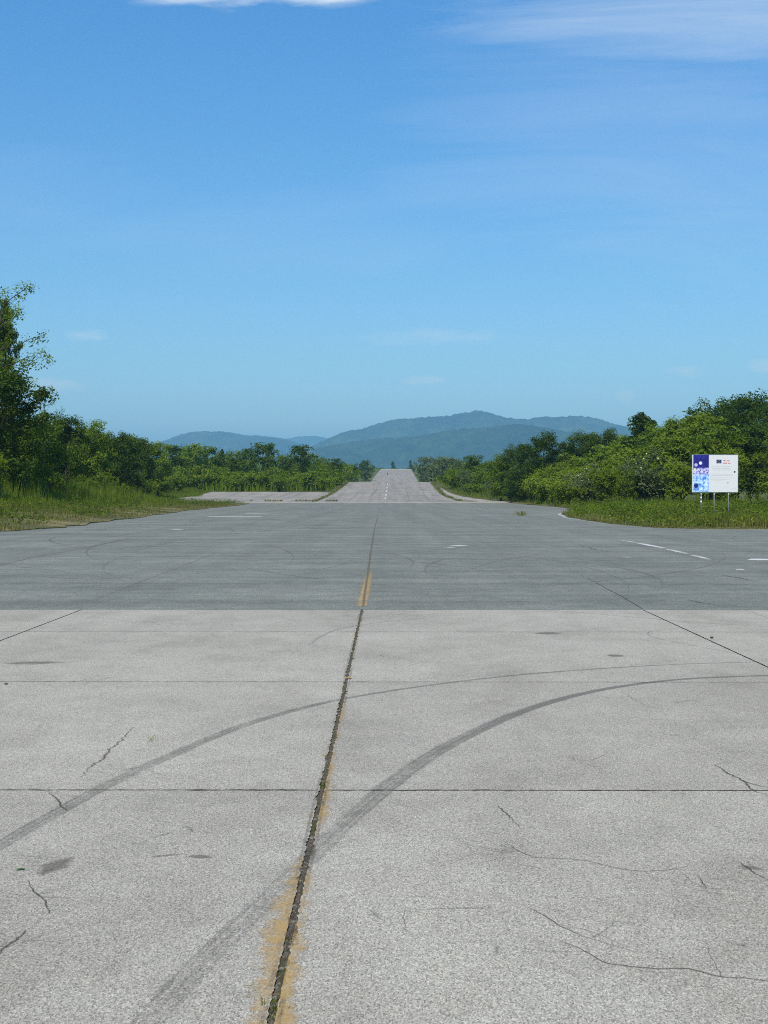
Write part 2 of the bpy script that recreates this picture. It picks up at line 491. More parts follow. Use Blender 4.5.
# yellow centre marking either side of the joint
cx = lambda y: -.347
def Yof(py): return g(0, py)[1]
ys_ = [Yof(p) for p in (1060, 1010, 960, 915, 880, 850, 815, 785, 740, 690, 650, 612)]
yd = np.arange(2.9, 16.6, .14)
ry_ = random.Random(77)
def ycov(a, amp):
    base = np.interp(yd, ys_, a); out = []; acc_ = 0
    for b_ in base:
        acc_ = acc_*.55 + ry_.uniform(-1, 1)*amp; out.append(float(b_ + acc_))
    return out
ribbon('yellow_line', [(-.347-.013-.085, y) for y in yd], [.17], ycov([.49,.50,.55,.56,.47,.36,.42,.38,.33,.34,.33,.40], .07), M_YL, .0026, .05)
ribbon('yellow_line', [(-.347+.013+.05, y) for y in yd], [.10], ycov([.60,.58,.56,.52,.54,.40,.54,.50,.39,.38,.40,.45], .08), M_YR, .0026, .05)
ribbon('pavement_seam', [(-.347-.013-.012, y) for y in yd], [.045], ycov([.42]*12, .06), M_SEAM, .0030, .05)
ribbon('pavement_seam', [(-.347+.013+.012, y) for y in yd], [.045], ycov([.42]*12, .06), M_SEAM, .0030, .05)
ya = [Yof(p) for p in (606.5, 595, 580, 572, 565)]
ribbon('yellow_line', [(-.36, y) for y in ya], [.26,.27,.26,.22,.18], [.53,.55,.53,.47,.36], M_YPAINT, .0026, .1)
ribbon('pavement_seam', [(g(x, p)) for x, p in ((363,606.5),(366,585),(369,565),(372,545),(375,527),(378,515))], [.05,.09,.10,.12,.16,.2], [.66,.6,.58,.55,.5,.42], M_SEAM, .0036, .3)
ribbon('pavement_seam', G((95,600),(140,582),(180,567),(215,553)), [.04,.06,.09], [.55,.55,.5], M_SEAM, .0034, .3)
ribbon('pavement_seam', G((-10,568),(40,556),(90,547),(130,538)), [.12,.14,.16], [.55,.55,.52], M_SEAM, .0034, .3)
ribbon('pavement_crack', G((643,609),(620,596),(600,585),(580,575)), [.03,.04,.04], [.62,.62,.45], M_CRACK, .0034, .2, .01)
ribbon('pavement_seam', G((560,568),(620,572),(690,575),(768,579)), [.25,.35,.25], [.40,.46,.42], M_SEAM, .0034, .5)

# cracks in the concrete
CR = [
 ([(133,728),(120,741),(112,748),(100,760),(90,768),(80,779)], .035, .52),
 ([(48,794),(56,802),(64,812)], .02, .6),
 ([(26,884),(34,897),(42,902),(48,916)], .016, .62),
 ([(30,896),(18,898),(12,897)], .012, .5), ([(36,898),(46,900),(52,900)], .014, .52),
 ([(22,933),(13,943),(4,951),(-4,958)], .02, .62),
 ([(503,842),(520,853),(535,859),(555,860),(585,862),(612,868),(640,873),(665,872),(690,868)], .014, .56),
 ([(528,909),(545,918),(560,927),(578,936),(592,941)], .014, .57),
 ([(562,944),(588,954),(602,964),(625,968),(655,971),(690,972),(724,979),(768,983),(800,990)], .014, .66),
 ([(495,805),(508,816),(522,830)], .02, .52),
 ([(715,766),(735,777),(752,784),(775,790)], .03, .58), ([(745,781),(752,790),(768,796)], .02, .6),
 ([(404,913),(440,911),(492,910)], .01, .52),
 ([(738,862),(752,872),(770,882)], .016, .58),
 ([(620,690),(640,703),(668,712)], .02, .45), ([(540,712),(600,716),(700,722),(768,720)], .012, .45),
 ([(570,765),(600,758),(612,750)], .016, .45), ([(580,762),(605,772),(622,778)], .016, .45),
 ([(690,890),(705,893),(740,900)], .012, .48), ([(700,878),(708,890)], .014, .55),
 ([(512,865),(545,870)], .01, .45), ([(745,610),(760,615),(775,620)], .03, .5),
 ([(0,857),(40,859),(75,860)], .008, .48), ([(85,752),(120,750),(150,751)], .01, .45),
]
for pts, w, c in CR:
    w *= .7
    P_ = G(*pts); rb_ = random.Random(pts[0][0]*7+pts[0][1])
    if c > .5:
        for q_ in range(3):
            k_ = rb_.randrange(len(P_)); a_ = rb_.uniform(0, 2*PI); L_ = rb_.uniform(.12, .45)
            b_ = [P_[k_]]
            for z_ in range(3):
                a_ += rb_.uniform(-.7, .7); b_.append((b_[-1][0]+L_/3*math.cos(a_), b_[-1][1]+L_/3*math.sin(a_)))
            ribbon('pavement_crack', b_, [.007, .006, .004], [.52, .50, .42], M_CRACK, .0019, .02, .004)
    ribbon('pavement_crack', G(*pts), [w*.5, w, w, w*.7], [c-.02, c+.05, c+.05, c-.03], M_CRACK, .0022, .02, w*.45)
# cracks in the asphalt
for pts in ([(700,573),(735,577),(768,583)], [(690,600),(720,606)], [(430,549),(447,550),(460,549)], [(265,519),(300,522),(345,520)],
            [(40,577),(90,579),(140,577)], [(500,601),(540,602)], [(90,549),(180,546),(260,549)], [(575,545),(610,552),(625,551)],
            [(330,512),(370,513),(410,511)]):
    ribbon('pavement_crack', G(*pts), [.05, .12, .05], [.5, .56, .46], M_CRACK, .0038, .2, .05)
# stains
ribbon('dirt_stain', [g(-5,664), g(76,662.5)], [.45,.32], [0.59,0.61], M_STAIN, .0021, .05)
ribbon('dirt_stain', [g(34,882), g(50,870), g(75,857)], [.10,.17,.12], [0.59,0.67,0.59], M_STAIN, .0021, .02)
ribbon('dirt_stain', [g(533,634), g(566,633)], [.34,.30], [0.69,0.69], M_STAIN, .0021, .05)
ribbon('dirt_stain', [g(607,656), g(626,656)], [.22,.18], [0.85,0.79], M_STAIN, .0021, .03)
ribbon('dirt_stain', [g(186,857.5), g(204,859), g(216,859)], [.05,.07,.05], [0.71,0.75,0.69], M_STAIN, .0021, .02)
ribbon('dirt_stain', [g(140,860), g(190,855)], [.10,.06], [0.47,0.51], M_STAIN, .0020, .03)
ribbon('dirt_stain', [g(735,866), g(768,872)], [.12,.16], [0.53,0.55], M_STAIN, .0020, .03)
for i in range(16):
    px, py = ra.uniform(-10, 780), 625 + 380*ra.random()
    x, y = g(px, py); a = ra.uniform(0, PI); L = ra.uniform(.05, .35)
    ribbon('dirt_stain', [(x, y), (x+L*math.cos(a), y+L*math.sin(a))], [.05, .1], [.42, .46], M_STAIN, .0018 + .00001*i, .03)

ribbon('pavement_crack', [(x_, 16.684) for x_ in np.arange(-12, 12.1, .8)], [.03]*31, [.52,.46,.56,.44,.5,.58,.47,.55,.44,.52]*3, M_CRACK, .0012, .03, .006)
# white markings
def wmark(pts, w, c=.74): ribbon('road_marking', G(*pts), [w*.85, w, w*.8], [c-.12, c-.07, c-.14], M_WPAINT, .004, .4)
wmark([(208,516.6),(262,516.6)], 1.3, .80); wmark([(246,513.4),(266,513.4)], 1.2, .74)
wmark([(172,529.5),(181,529.3)], .8, .8); wmark([(446,547.5),(454,547.2)], .5, .66); wmark([(454,545.6),(464,546)], .7, .72)
wmark([(384,566),(402,566)], .25, .5); wmark([(622,540.3),(640,543.5)], .28, .58); wmark([(638,543.2),(664,548)], .30, .68); wmark([(666,549),(690,554.3)], .24, .62); wmark([(692,555),(710,559.6)], .24, .62)
wmark([(624,557),(631,557.5)], .25, .66); wmark([(749,559.3),(772,559.8)], .75, .85); wmark([(736,569.5),(744,569.6)], .3, .74)
wmark([(480,569.5),(494,569.4)], .25, .5); wmark([(90,590),(120,589)], .2, .42)
# centre dashes up the runway
for k, y in enumerate(np.arange(212, 330, 22.0)):
    x = -.55 + .004*(y-195)
    ribbon('road_marking', [(x, y), (x+.02, y+9)], [.34, .34], [.60, .60], M_WPAINT, .03, 1.0)
# pale painted edge round the tip of the right verge
ribbon('road_marking', [(right_edge(y)-.32, y) for y in (97, 92, 85, 78, 70, 64, 61, 58, 56)], [.3,.25,.2,.18,.15], [.56,.54,.50,.46,.42], M_WPAINT, .0045, .5)
# dark transverse joint where the runway starts to climb
ribbon('pavement_seam', [(-40, 198.5), (-22, 198.3), (-8, 198.4), (6, 198.2), (11, 198.4)], [.5,.8,.7,.9,.6], [.62,.7,.6,.6,.66], M_SEAM, .03, 1.0, .2)
for k, xo in enumerate((-6.4, -3.2, 3.4, 6.6)):
    ribbon('pavement_seam', [(xo + .0085*(y-195), y) for y in range(200, 325, 12)], [.25]*5, [.5]*5, M_SEAM, .028, 2.0, .04)

# ------------------------------------------------------------------ leaves and trees
def leaf_quads(c, n, L, W, rng, fold=.25):
    N = len(c)
    n = n/(np.linalg.norm(n, axis=1, keepdims=True)+1e-9)
    r = rng.normal(size=(N,3)); t = np.cross(n, r); t /= (np.linalg.norm(t, axis=1, keepdims=True)+1e-9)
    b = np.cross(n, t)
    L = L[:,None]; W = W[:,None]
    v = np.stack([c - t*L, c + b*W + n*W*fold, c + t*L, c - b*W + n*W*fold], axis=1).reshape(-1,3)
    f = np.arange(4*N).reshape(-1,4)
    return v, f

def grow(seed, h, kind, leaf, nleaf, R=None, base=.25):
    """returns trunk (verts, faces) and crown (verts, faces) of a tree or shrub of height h"""
    r = random.Random(seed); rng = np.random.default_rng(seed)
    tv, tf = [], []
    anchors = []                                   # (point, spread, weight)
    if kind in ('broad', 'cone', 'airy', 'tall'):
        R = R or h*.33
        lean = (r.uniform(-.05,.05)*h, r.uniform(-.05,.05)*h)
        tp = [Vector((lean[0]*t*t + r.uniform(-.012,.012)*h*(t>0), lean[1]*t*t + r.uniform(-.012,.012)*h*(t>0), h*.93*t)) for t in np.linspace(0,1,8)]
        tr = [max(.012*h*.2, .021*h*(1-t*.9)) for t in np.linspace(0,1,8)]
        tube(tv, tf, tp, tr, 7)
        nl = {'broad':26, 'cone':34, 'airy':20, 'tall':44}[kind]
        for i in range(nl):
            t = base + (1-base)*((i+r.random())/nl)
            u = (t-base)/(1-base)
            if kind == 'cone': prof_ = (1-u)**.75*.95+.06
            elif kind == 'tall': prof_ = (math.sin(PI*min(1,u*.9+.14))**.7)*.8+.12
            else: prof_ = math.sin(PI*(.12+.80*u))**.75
            az = i*2.399 + r.uniform(-.5,.5)
            ln = R*prof_*r.uniform(.62,1.2)
            z = t*.93*h; k = min(6, int(t*7)); fr = t*7-k
            p0 = tp[k].lerp(tp[k+1], fr)
            rise = {'broad':.55, 'cone':.12, 'airy':.45, 'tall':.5}[kind]*ln*r.uniform(.5,1.3)
            pts = [p0]
            for q in (.33,.66,1.0):
                pts.append(p0 + Vector((math.cos(az)*ln*q, math.sin(az)*ln*q, rise*q**1.3)) + Vector((r.uniform(-1,1),r.uniform(-1,1),r.uniform(-1,1)))*ln*.07)
            tube(tv, tf, pts, [.007*h*(1-t*.6), .005*h*(1-t*.6), .003*h*(1-t*.5), .001*h], 4)
            nc = {'broad':5, 'cone':4, 'airy':6, 'tall':5}[kind]
            for q in range(nc):
                s = r.uniform(.35, 1.05)
                kk = min(2, int(s*3)); fr2 = min(1.1, s*3-kk)
                pc = pts[kk] + (pts[kk+1]-pts[kk])*fr2
                sp = {'broad':.30, 'cone':.24, 'airy':.17, 'tall':.26}[kind]*R*r.uniform(.5,1.1)
                pc = pc + Vector((r.uniform(-1,1),r.uniform(-1,1),r.uniform(-.6,.8)))*sp*.7
                anchors.append((pc, sp, sp**1.4))
        anchors.append((tp[-1], R*.2, (R*.2)**1.4))
        anchors.append((tp[-1]+Vector((0,0,h*.04)), R*.1, (R*.15)**1.4))
    else:
        R = R or h*.55
        ns = {'shrub':15, 'willow':20, 'sapling':13}[kind]
        for i in range(ns):
            az = i*2.399 + r.uniform(-.4,.4)
            q0 = math.sqrt((i+.5)/ns)
            rad0 = R*.25*q0
            tilt = {'shrub':.85, 'willow':.55, 'sapling':.28}[kind]*q0*r.uniform(.7,1.2)
            hh = h*r.uniform(.66,1.0)*(1-.25*q0 if kind=='shrub' else 1-.12*q0)
            pts = []
            for t in (0,.3,.6,.85,1.0):
                out = rad0*(t>0) + R*.8*tilt*t**1.5
                pts.append(Vector((math.cos(az)*out, math.sin(az)*out, hh*(t-.10*tilt*t**3))) + Vector((r.uniform(-1,1),r.uniform(-1,1),0))*h*.02*(t>0))
            tube(tv, tf, pts, [.008*h,.006*h,.0045*h,.003*h,.001*h], 4)
            for q in range({'shrub':9, 'willow':12, 'sapling':10}[kind]):
                s = r.uniform(.08,1.0)**.8*4
                kk = min(3, int(s)); pc = pts[kk] + (pts[kk+1]-pts[kk])*(s-kk)
                sp = {'shrub':.17, 'willow':.085, 'sapling':.10}[kind]*h*r.uniform(.5,1.1)
                pc = pc + Vector((r.uniform(-1,1),r.uniform(-1,1),r.uniform(-.5,.6)))*sp*.8
                anchors.append((pc, sp, sp**1.3))
    w = np.array([a[2] for a in anchors]); w /= w.sum()
    idx = rng.choice(len(anchors), size=nleaf, p=w)
    P = np.array([tuple(a[0]) for a in anchors]); S = np.array([a[1] for a in anchors])
    d = rng.normal(size=(nleaf,3)); d /= np.linalg.norm(d, axis=1, keepdims=True)
    rad = rng.random(nleaf)**.45
    off = d*rad[:,None]*S[idx][:,None]*np.array((1,1,.72))
    c = P[idx] + off
    c[:,2] = np.maximum(c[:,2], leaf*.5)
    nrm = d*.7 + np.array((-.15,-.25,.7)) + rng.normal(size=(nleaf,3))*.45
    sz = leaf*(.6+.8*rng.random(nleaf))
    asp = .5 if kind not in ('willow','sapling') else .3
    v, f = leaf_quads(c, nrm, sz, sz*asp, rng)
    return (tv, tf), (v, f)

PROTO = {}
def proto(key, seed, h, kind, leaf, nleaf, mat, R=None, base=.25):
    (tv, tf), (cv, cf) = grow(seed, h, kind, leaf, nleaf, R, base)
    top = float(np.quantile(cv[:,2], .9995))
    PROTO.setdefault(key, []).append((mesh_py('trunk', tv, tf, M_BARK, True), mesh_np('crown', cv, cf, mat), top,
                                      float(np.quantile(np.abs(cv[:,0]), .97))))

for s in range(2): proto('broad_dark', 10+s, 12, 'broad', .16, 14000, L_DARK, 4.4, .14)
for s in range(2): proto('broad_mid', 20+s, 10, 'broad', .16, 10000, L_MID, 3.8, .12)
for s in range(2): proto('cone_dark', 30+s, 10, 'cone', .16, 7500, L_DARK, 2.9, .08)
for s in range(3): proto('shrub_mid', 40+s, 4, 'shrub', .105, 5200, L_MID, 2.3)
for s in range(2): proto('shrub_light', 50+s, 4, 'shrub', .10, 5200, L_LIGHT, 2.3)
for s in range(3): proto('willow', 60+s, 5, 'willow', .15, 5200, L_LIGHT, 2.4)
for s in range(2): proto('willow_mid', 64+s, 5, 'willow', .15, 5200, L_MID, 2.4)
for s in range(2): proto('sapling', 70+s, 4, 'sapling', .12, 3200, L_LIGHT, 1.4)
for s in range(2): proto('far_dark', 80+s, 10, 'broad', .30, 1900, L_DARK, 3.9, .1)
for s in range(2): proto('far_mid', 84+s, 10, 'broad', .30, 1900, L_MID, 3.9, .06)
for s in range(2): proto('far_cone', 88+s, 10, 'cone', .28, 1800, L_DARK, 2.4, .05)
for s in range(2): proto('far_grey', 92+s, 10, 'broad', .30, 1800, L_GREY, 4.2, .05)
for s in range(2): proto('far_shrub', 96+s, 4, 'shrub', .20, 1400, L_MID, 2.6)
for s in range(2): proto('far_light', 98+s, 4, 'shrub', .20, 1400, L_LIGHT, 2.6)
proto('far_round', 103, 9, 'broad', .32, 2600, L_DARK, 4.4, .0)
proto('flowering', 101, 4, 'shrub', .10, 5000, L_GREY, 2.3)
proto('tall_dark', 110, 18, 'tall', .16, 26000, L_DARK, 4.0, .05)
proto('airy', 111, 18, 'airy', .11, 4600, L_MID, 5.6, .30)

TREES = []
def plant(key, X, Y, height, label, cat, group=None, name=None, rot=None, wide=1.0, var=None):
    tr, cr, top, _ = random.choice(PROTO[key]) if var is None else PROTO[key][var % len(PROTO[key])]
    s = height/top
    tree = cat == 'tree'
    root = bpy.data.objects.new(name or ('tree' if tree else 'shrub'), None)
    root.location = (X, Y, gz(X, Y) - .05); root.empty_display_size = .3
    root.rotation_euler = (0, 0, random.uniform(0, 2*PI) if rot is None else rot)
    root.scale = (s*wide, s*wide, s)
    link(root); props(root, label, cat, group)
    for nm, me in ((('trunk' if tree else 'stem'), tr), (('crown' if tree else 'foliage'), cr)):
        ob(nm, me, root)
    TREES.append(root)
    return root

def at(px, Y): return (px-VX)/F*Y
def ptree(key, px, ytop, Y, label, cat='tree', group=None, **kw):
    """tree standing Y metres out whose tip reaches the height seen in the photograph"""
    X = at(px, Y); zt = H + (VY-ytop)/F*Y
    return plant(key, X, Y, zt - gz(X, Y) + .05, label, cat, group, **kw)

# ---- feature trees, left
ptree('tall_dark', 3, 299, 104, 'tall dark tree with dense crown at the left edge of the view', name='tall_tree', wide=.42, rot=1.0)
ptree('airy', -6, 286, 100, 'airy tree with sparse twigs against the sky beside the tall dark tree', name='sparse_tree', rot=.6, wide=1.0)
ptree('broad_dark', 2, 366, 96, 'broad dark bushy tree below the tall tree at the left edge', name='broadleaf_tree', wide=1.1)
ptree('airy', 44, 384, 118, 'thin feathery tree rising just right of the sparse tall crown', name='sparse_tree', rot=2.4, wide=.5)
ptree('broad_mid', 40, 408, 112, 'rounded mid green tree at the foot of the sparse tree', name='broadleaf_tree', wide=.9)
ptree('broad_dark', 66, 412, 128, 'dark rounded tree at the high left end of the sloping thicket', name='broadleaf_tree', wide=.8)
ptree('broad_mid', 90, 419, 138, 'green tree with ragged top between two dark trees of the left thicket', name='broadleaf_tree', wide=.8)
ptree('broad_dark', 120, 431, 152, 'dark bushy tree midway down the sloping left thicket', name='broadleaf_tree', wide=.9)
ptree('broad_dark', 138, 435, 168, 'dark round-topped tree just before the left thicket levels out', name='broadleaf_tree', wide=.9)
ptree('broad_mid', 158, 441, 205, 'mid green tree where the thicket crosses the foot of the left hill', name='broadleaf_tree', wide=.9)
# left background trees behind the concrete pad
FL = [(172,444,262,'far_dark'),(185,444,300,'far_mid'),(196,443,270,'far_mid'),(208,446,285,'far_dark'),(221,449,300,'far_cone'),(232,449,290,'far_mid'),
      (246,448,310,'far_dark'),(263,442,275,'far_dark'),(268,446,300,'far_cone'),(282,453,320,'far_mid'),(300,444,285,'far_dark'),(311,453,330,'far_mid'),(322,457,345,'far_mid'),(336,458,335,'far_dark')]
FLL = ['dark tree at the left end of the tree row behind the concrete pad', 'mid green tree second in the row behind the concrete pad',
 'bright green tree third in the row behind the concrete pad', 'dark low tree fourth in the row behind the concrete pad',
 'narrow pointed conifer in the row behind the concrete pad', 'mid green tree right of the pointed conifer behind the pad',
 'dark bushy tree just left of the tallest dark pair behind the pad', 'tall dark tree of the pair that stands above the row behind the pad',
 'pointed dark conifer of the pair above the row behind the pad', 'low green tree in the dip between two tall dark trees behind the pad',
 'round dark tree standing above the row left of the runway', 'mid green tree right of the round dark tree left of the runway',
 'low green tree beside the left edge of the runway', 'dark tree near the runway, left of the lone round tree']
for (px, yt, Y, k), lb in zip(FL, FLL): ptree(k, px, yt, Y, lb, name='conifer_tree' if 'cone' in k else 'broadleaf_tree')
ptree('far_round', 365, 459.5, 560, 'lone round dark tree right at the left edge of the runway', name='broadleaf_tree', wide=.9)
ptree('far_round', 354, 464, 500, 'smaller green tree touching the lone round tree by the runway', name='broadleaf_tree', wide=.8, rot=2.0)
ptree('far_round', 414, 468, 760, 'small dark round tree on the right edge of the upper runway', name='broadleaf_tree', wide=.9)
ptree('far_round', 422, 464, 540, 'dark round tree at the right edge where the runway crests', name='broadleaf_tree', wide=.8)
# ---- feature trees, right
FR = [('far_grey',431,456,420,'grey green tree over the right runway edge, leftmost of the pale ones'),('far_grey',440,457,400,'pale grey green tree in the middle of the pale trees by the runway'),
      ('far_grey',451,456,380,'pale feathery tree at the right end of the pale trees by the runway'),('far_dark',475,455,260,'dark rounded tree above the shrubs right of the pale trees'),
      ('far_mid',488,461,240,'low green tree between the dark rounded tree and the big domed tree'),('broad_mid',501,452,200,'small green tree at the left shoulder of the big domed tree'),
      ('broad_dark',520,443,190,'dark tree merging with the left flank of the big domed tree'),('broad_dark',543,431,180,'big dark domed tree standing over the right thicket'),
      ('cone_dark',572,444,190,'short dark tree in the gap right of the big domed tree'),('broad_dark',587,430,185,'dark tree with split top, left of the twin pair on the right'),
      ('broad_dark',604,428,180,'dark tree, right of the twin pair over the light shrubs'),('broad_mid',622,434,170,'mid green tree left of the dark pointed tree on the right'),
      ('cone_dark',643,412,165,'dark pointed tree standing alone above the right thicket'),('broad_mid',662,423,150,'mid green tree right of the dark pointed tree'),
      ('broad_mid',682,416,145,'mid green tree above and left of the white sign'),('broad_mid',702,412,140,'light topped tree directly above the white sign'),
      ('broad_dark',718,398,150,'dark tree with rounded top, left part of the tallest clump at right'),('broad_dark',749,391,146,'tallest dark tree at the right edge above the sign'),
      ('broad_dark',782,398,140,'dark tree cut by the right edge of the view')]
for k, px, yt, Y, lb in FR: ptree(k, px, yt, Y, lb, name='conifer_tree' if 'cone' in k else 'broadleaf_tree', wide=1.05 if 'broad' in k else 1.35)

# ---- thickets: shrubs scattered in belts, tops kept under the skyline seen in the photograph
SLX = [-60, 0, 30, 45, 60, 85, 100, 120, 140, 155, 170, 185, 200, 225, 245, 275, 300, 325, 345, 372]
SLY = [380, 385, 395, 402, 414, 422, 427, 434, 438, 443, 446, 448, 450, 453, 455, 458, 460, 462, 466, 472]
SRX = [405, 418, 430, 450, 475, 500, 520, 556, 580, 600, 617, 644, 661, 688, 715, 749, 830]
SRY = [474, 470, 464, 462, 462, 458, 454, 450, 450, 446, 440, 438, 430, 424, 420, 420, 420]

def belt(n, seed, region, sil, keys, label, cat, group, hmin, hmax, slack, mind=2.2, name='shrub', dy=0):
    r = random.Random(seed); placed = []
    tries = 0
    while len(placed) < n and tries < n*60:
        tries += 1
        X, Y = region(r)
        px = VX + X/Y*F
        if px < -40 or px > 810: continue
        if any((X-a)**2 + ((Y-b)*.6)**2 < mind*mind for a, b in placed): continue
        lim = np.interp(px, *sil) + dy + r.uniform(0, slack)
        hh = H + (VY-lim)/F*Y - gz(X, Y)
        hh = min(hh, r.uniform(hmin, hmax))
        if hh < 1.0: continue
        placed.append((X, Y))
        plant(r.choice(keys), X, Y, hh, label, cat, group, name=name, wide=r.uniform(.9, 1.25))

def front_l(Y): return float(np.interp(Y, [60, 80, 120, 150, 175, 195, 205, 215, 260], [-25, -25, -26, -28, -32, -36.5, -37, -37, -37]))
def front_r(Y): return float(np.interp(Y, [98, 104, 110, 118, 128, 140, 196, 215, 240, 330], [60, 42, 31, 25, 21.5, 20.5, 20.5, 17.5, 14.6, 13.5]))
SL, SR = (SLX, SLY), (SRX, SRY)
# left
belt(34, 1, lambda r: (lambda Y: (front_l(Y) - 2.2 - r.random()**1.3*9, Y))(r.uniform(80, 255)), SL, ['shrub_light','willow','shrub_mid','willow'],
     'green leafy shrub in the front of the left thicket behind the grass bank', 'shrub', 'shrubs in front of the left thicket', 2.2, 4.6, 8)
belt(34, 2, lambda r: (lambda Y: (front_l(Y) - 8 - r.random()*16, Y))(r.uniform(95, 255)), SL, ['broad_mid','broad_dark','shrub_mid','willow_mid'],
     'bushy tree deep in the sloping left thicket', 'tree', 'trees in the left thicket', 5, 13, 7, 3.2, 'broadleaf_tree')
belt(30, 3, lambda r: (lambda Y: (-50 + r.random()*37, Y))(r.uniform(258, 290)), SL, ['far_shrub','far_light','far_shrub'],
     'low round shrub along the back edge of the concrete pad', 'shrub', 'shrubs behind the concrete pad', 2.5, 5.5, 8, 2.6)
belt(26, 4, lambda r: (lambda Y: (-70 + r.random()*56, Y))(r.uniform(285, 350)), SL, ['far_mid','far_dark','far_mid'],
     'green tree in the woodland behind the concrete pad', 'tree', 'trees behind the concrete pad', 5, 11, 5, 4, 'broadleaf_tree')
belt(14, 9, lambda r: (lambda Y: (rl(Y) - 1.8 - r.random()*6, Y))(r.uniform(262, 335)), SL, ['far_shrub','far_shrub','far_mid'],
     'low dark shrub along the left edge of the climbing runway', 'shrub', 'shrubs left of the runway', 2.5, 5.0, 6, 2.6)
# right
belt(26, 5, lambda r: (lambda Y: (front_r(Y) + r.random()**1.2*5, Y))(r.uniform(104, 200)), SR, ['willow','shrub_light','willow','willow_mid','shrub_mid'],
     'leafy yellow green shrub at the front of the right thicket facing the asphalt', 'shrub', 'light shrubs in front of the right thicket', 2.4, 5.6, 14)
belt(34, 6, lambda r: (lambda Y: (front_r(Y) + 5 + r.random()*14, Y))(r.uniform(106, 215)), SR, ['broad_mid','shrub_mid','willow','broad_dark','willow_mid'],
     'bushy green tree inside the right thicket behind the sign', 'tree', 'trees in the right thicket', 4.5, 10.5, 8, 3.0, 'broadleaf_tree')
belt(30, 7, lambda r: (lambda Y: (front_r(Y) + r.random()*10, Y))(r.uniform(200, 330)), SR, ['far_shrub','far_light','far_shrub','far_grey'],
     'low shrub along the right edge of the climbing runway', 'shrub', 'shrubs right of the runway', 2.2, 5.0, 8, 2.4)
belt(22, 8, lambda r: (lambda Y: (front_r(Y) + 8 + r.random()*30, Y))(r.uniform(215, 360)), SR, ['far_mid','far_dark','far_grey'],
     'small tree in the woodland right of the runway', 'tree', 'trees right of the runway', 4, 9, 6, 4, 'broadleaf_tree')
for px, py, Y in ((512, 471, 202), (499, 475, 216), (592, 462, 140), (652, 448, 128)):
    t = ptree('flowering', px, py, Y, {512:'grey green shrub with white blossom below the big domed tree',499:'pale blossoming shrub left of the domed tree, by the asphalt edge',
          592:'pale flowering shrub in front of the twin dark trees',652:'pale flowering shrub left of the white sign'}[px], cat='shrub', name='flowering_shrub')
    rb = np.random.default_rng(px); n = 46
    d = rb.normal(size=(n,3)); d /= np.linalg.norm(d, axis=1, keepdims=True); d[:,2] = np.abs(d[:,2])*.8+.1
    c = d*np.array((2.0,2.0,2.6))*(.75+.3*rb.random((n,1))) + np.array((0,0,1.2))
    v, f = leaf_quads(c, d+rb.normal(size=(n,3))*.3, np.full(n,.07), np.full(n,.05), rb)
    ob('blossom', mesh_np('blossom', v, f, M_BLOSSOM), t)

# trees past the crest, along the upper runway
rf = random.Random(31)
nl = nr = 0
while nl < 16:
    Y = rf.uniform(380, 860); X = rl(Y) - 4 - rf.random()*34; px = VX + X/Y*F
    if not 318 < px < 384: continue
    nl += 1
    lim = np.interp(px, [318, 340, 355, 372, 386], [458, 461, 466, 471, 474]) + rf.uniform(0, 4)
    hh = min(10, max(2.5, H + (VY-lim)/F*Y - gz(X, Y)))
    plant(rf.choice(['far_mid','far_dark','far_shrub']), X, Y, hh, 'distant tree left of the upper runway beyond the crest', 'tree', 'distant trees left of the upper runway', name='distant_tree')
while nr < 18:
    Y = rf.uniform(380, 860); X = rr(Y) + 3 + rf.random()*40; px = VX + X/Y*F
    if not 409 < px < 470: continue
    nr += 1
    lim = np.interp(px, [408, 415, 425, 440, 470], [469, 466, 461, 459, 458]) + rf.uniform(0, 4)
    hh = min(10, max(2.5, H + (VY-lim)/F*Y - gz(X, Y)))
    plant(rf.choice(['far_grey','far_dark','far_shrub']), X, Y, hh, 'distant tree right of the upper runway beyond the crest', 'tree', 'distant trees right of the upper runway', name='distant_tree')
ptree('far_cone', 393.5, 461, 930, 'tiny dark conifer standing on the crest at the end of the runway', name='conifer_tree', wide=1.5)
ptree('far_cone', 411, 460, 900, 'dark tree at the crest, right of the end of the runway', name='conifer_tree', wide=1.4)

# ---- stuff: far woodland behind everything (one mass)
def mass(name, pts, hs, leaf, per, mat, seed, spread=3.0):
    rng = np.random.default_rng(seed); C, S = [], []
    for (x, y), h in zip(pts, hs):
        n = per
        a = rng.random(n)*2*PI; q = rng.random(n)**.5
        z = rng.random(n)
        rad = spread*np.sqrt(np.maximum(.05, 1-(z*1.0)**2))*q
        C.append(np.stack([x+np.cos(a)*rad, y+np.sin(a)*rad, gz(x, y)+z*h*(1-.25*q)], axis=1))
    c = np.concatenate(C)
    nrm = rng.normal(size=c.shape) + np.array((0,-.3,.8))
    sz = leaf*(.6+.8*rng.random(len(c)))
    v, f = leaf_quads(c, nrm, sz, sz*.55, rng)
    o = ob(name, mesh_np(name, v, f, mat)); o['kind'] = 'stuff'
    return o
pts, hs = [], []
for i in range(420):
    Y = rf.uniform(330, 900); side = rf.choice((-1, 1))
    X = (rl(Y)-40-rf.random()*200) if side < 0 else (rr(Y)+44+rf.random()*200)
    px = VX+X/Y*F
    if px < 150 or px > 640: continue
    lim = np.interp(px, *(SL if side < 0 else SR)) + 3
    hh = min(8.5, H + (VY-lim)/F*Y - gz(X, Y))
    if hh < 2: continue
    pts.append((X, Y)); hs.append(hh)
for i in range(150):
    X = rf.uniform(-260, 330); Y = rf.uniform(905, 960)
    if -6 < X < 17: hh = rf.uniform(.6, 1.3)
    else: hh = rf.uniform(2, 6)
    pts.append((X, Y)); hs.append(hh)
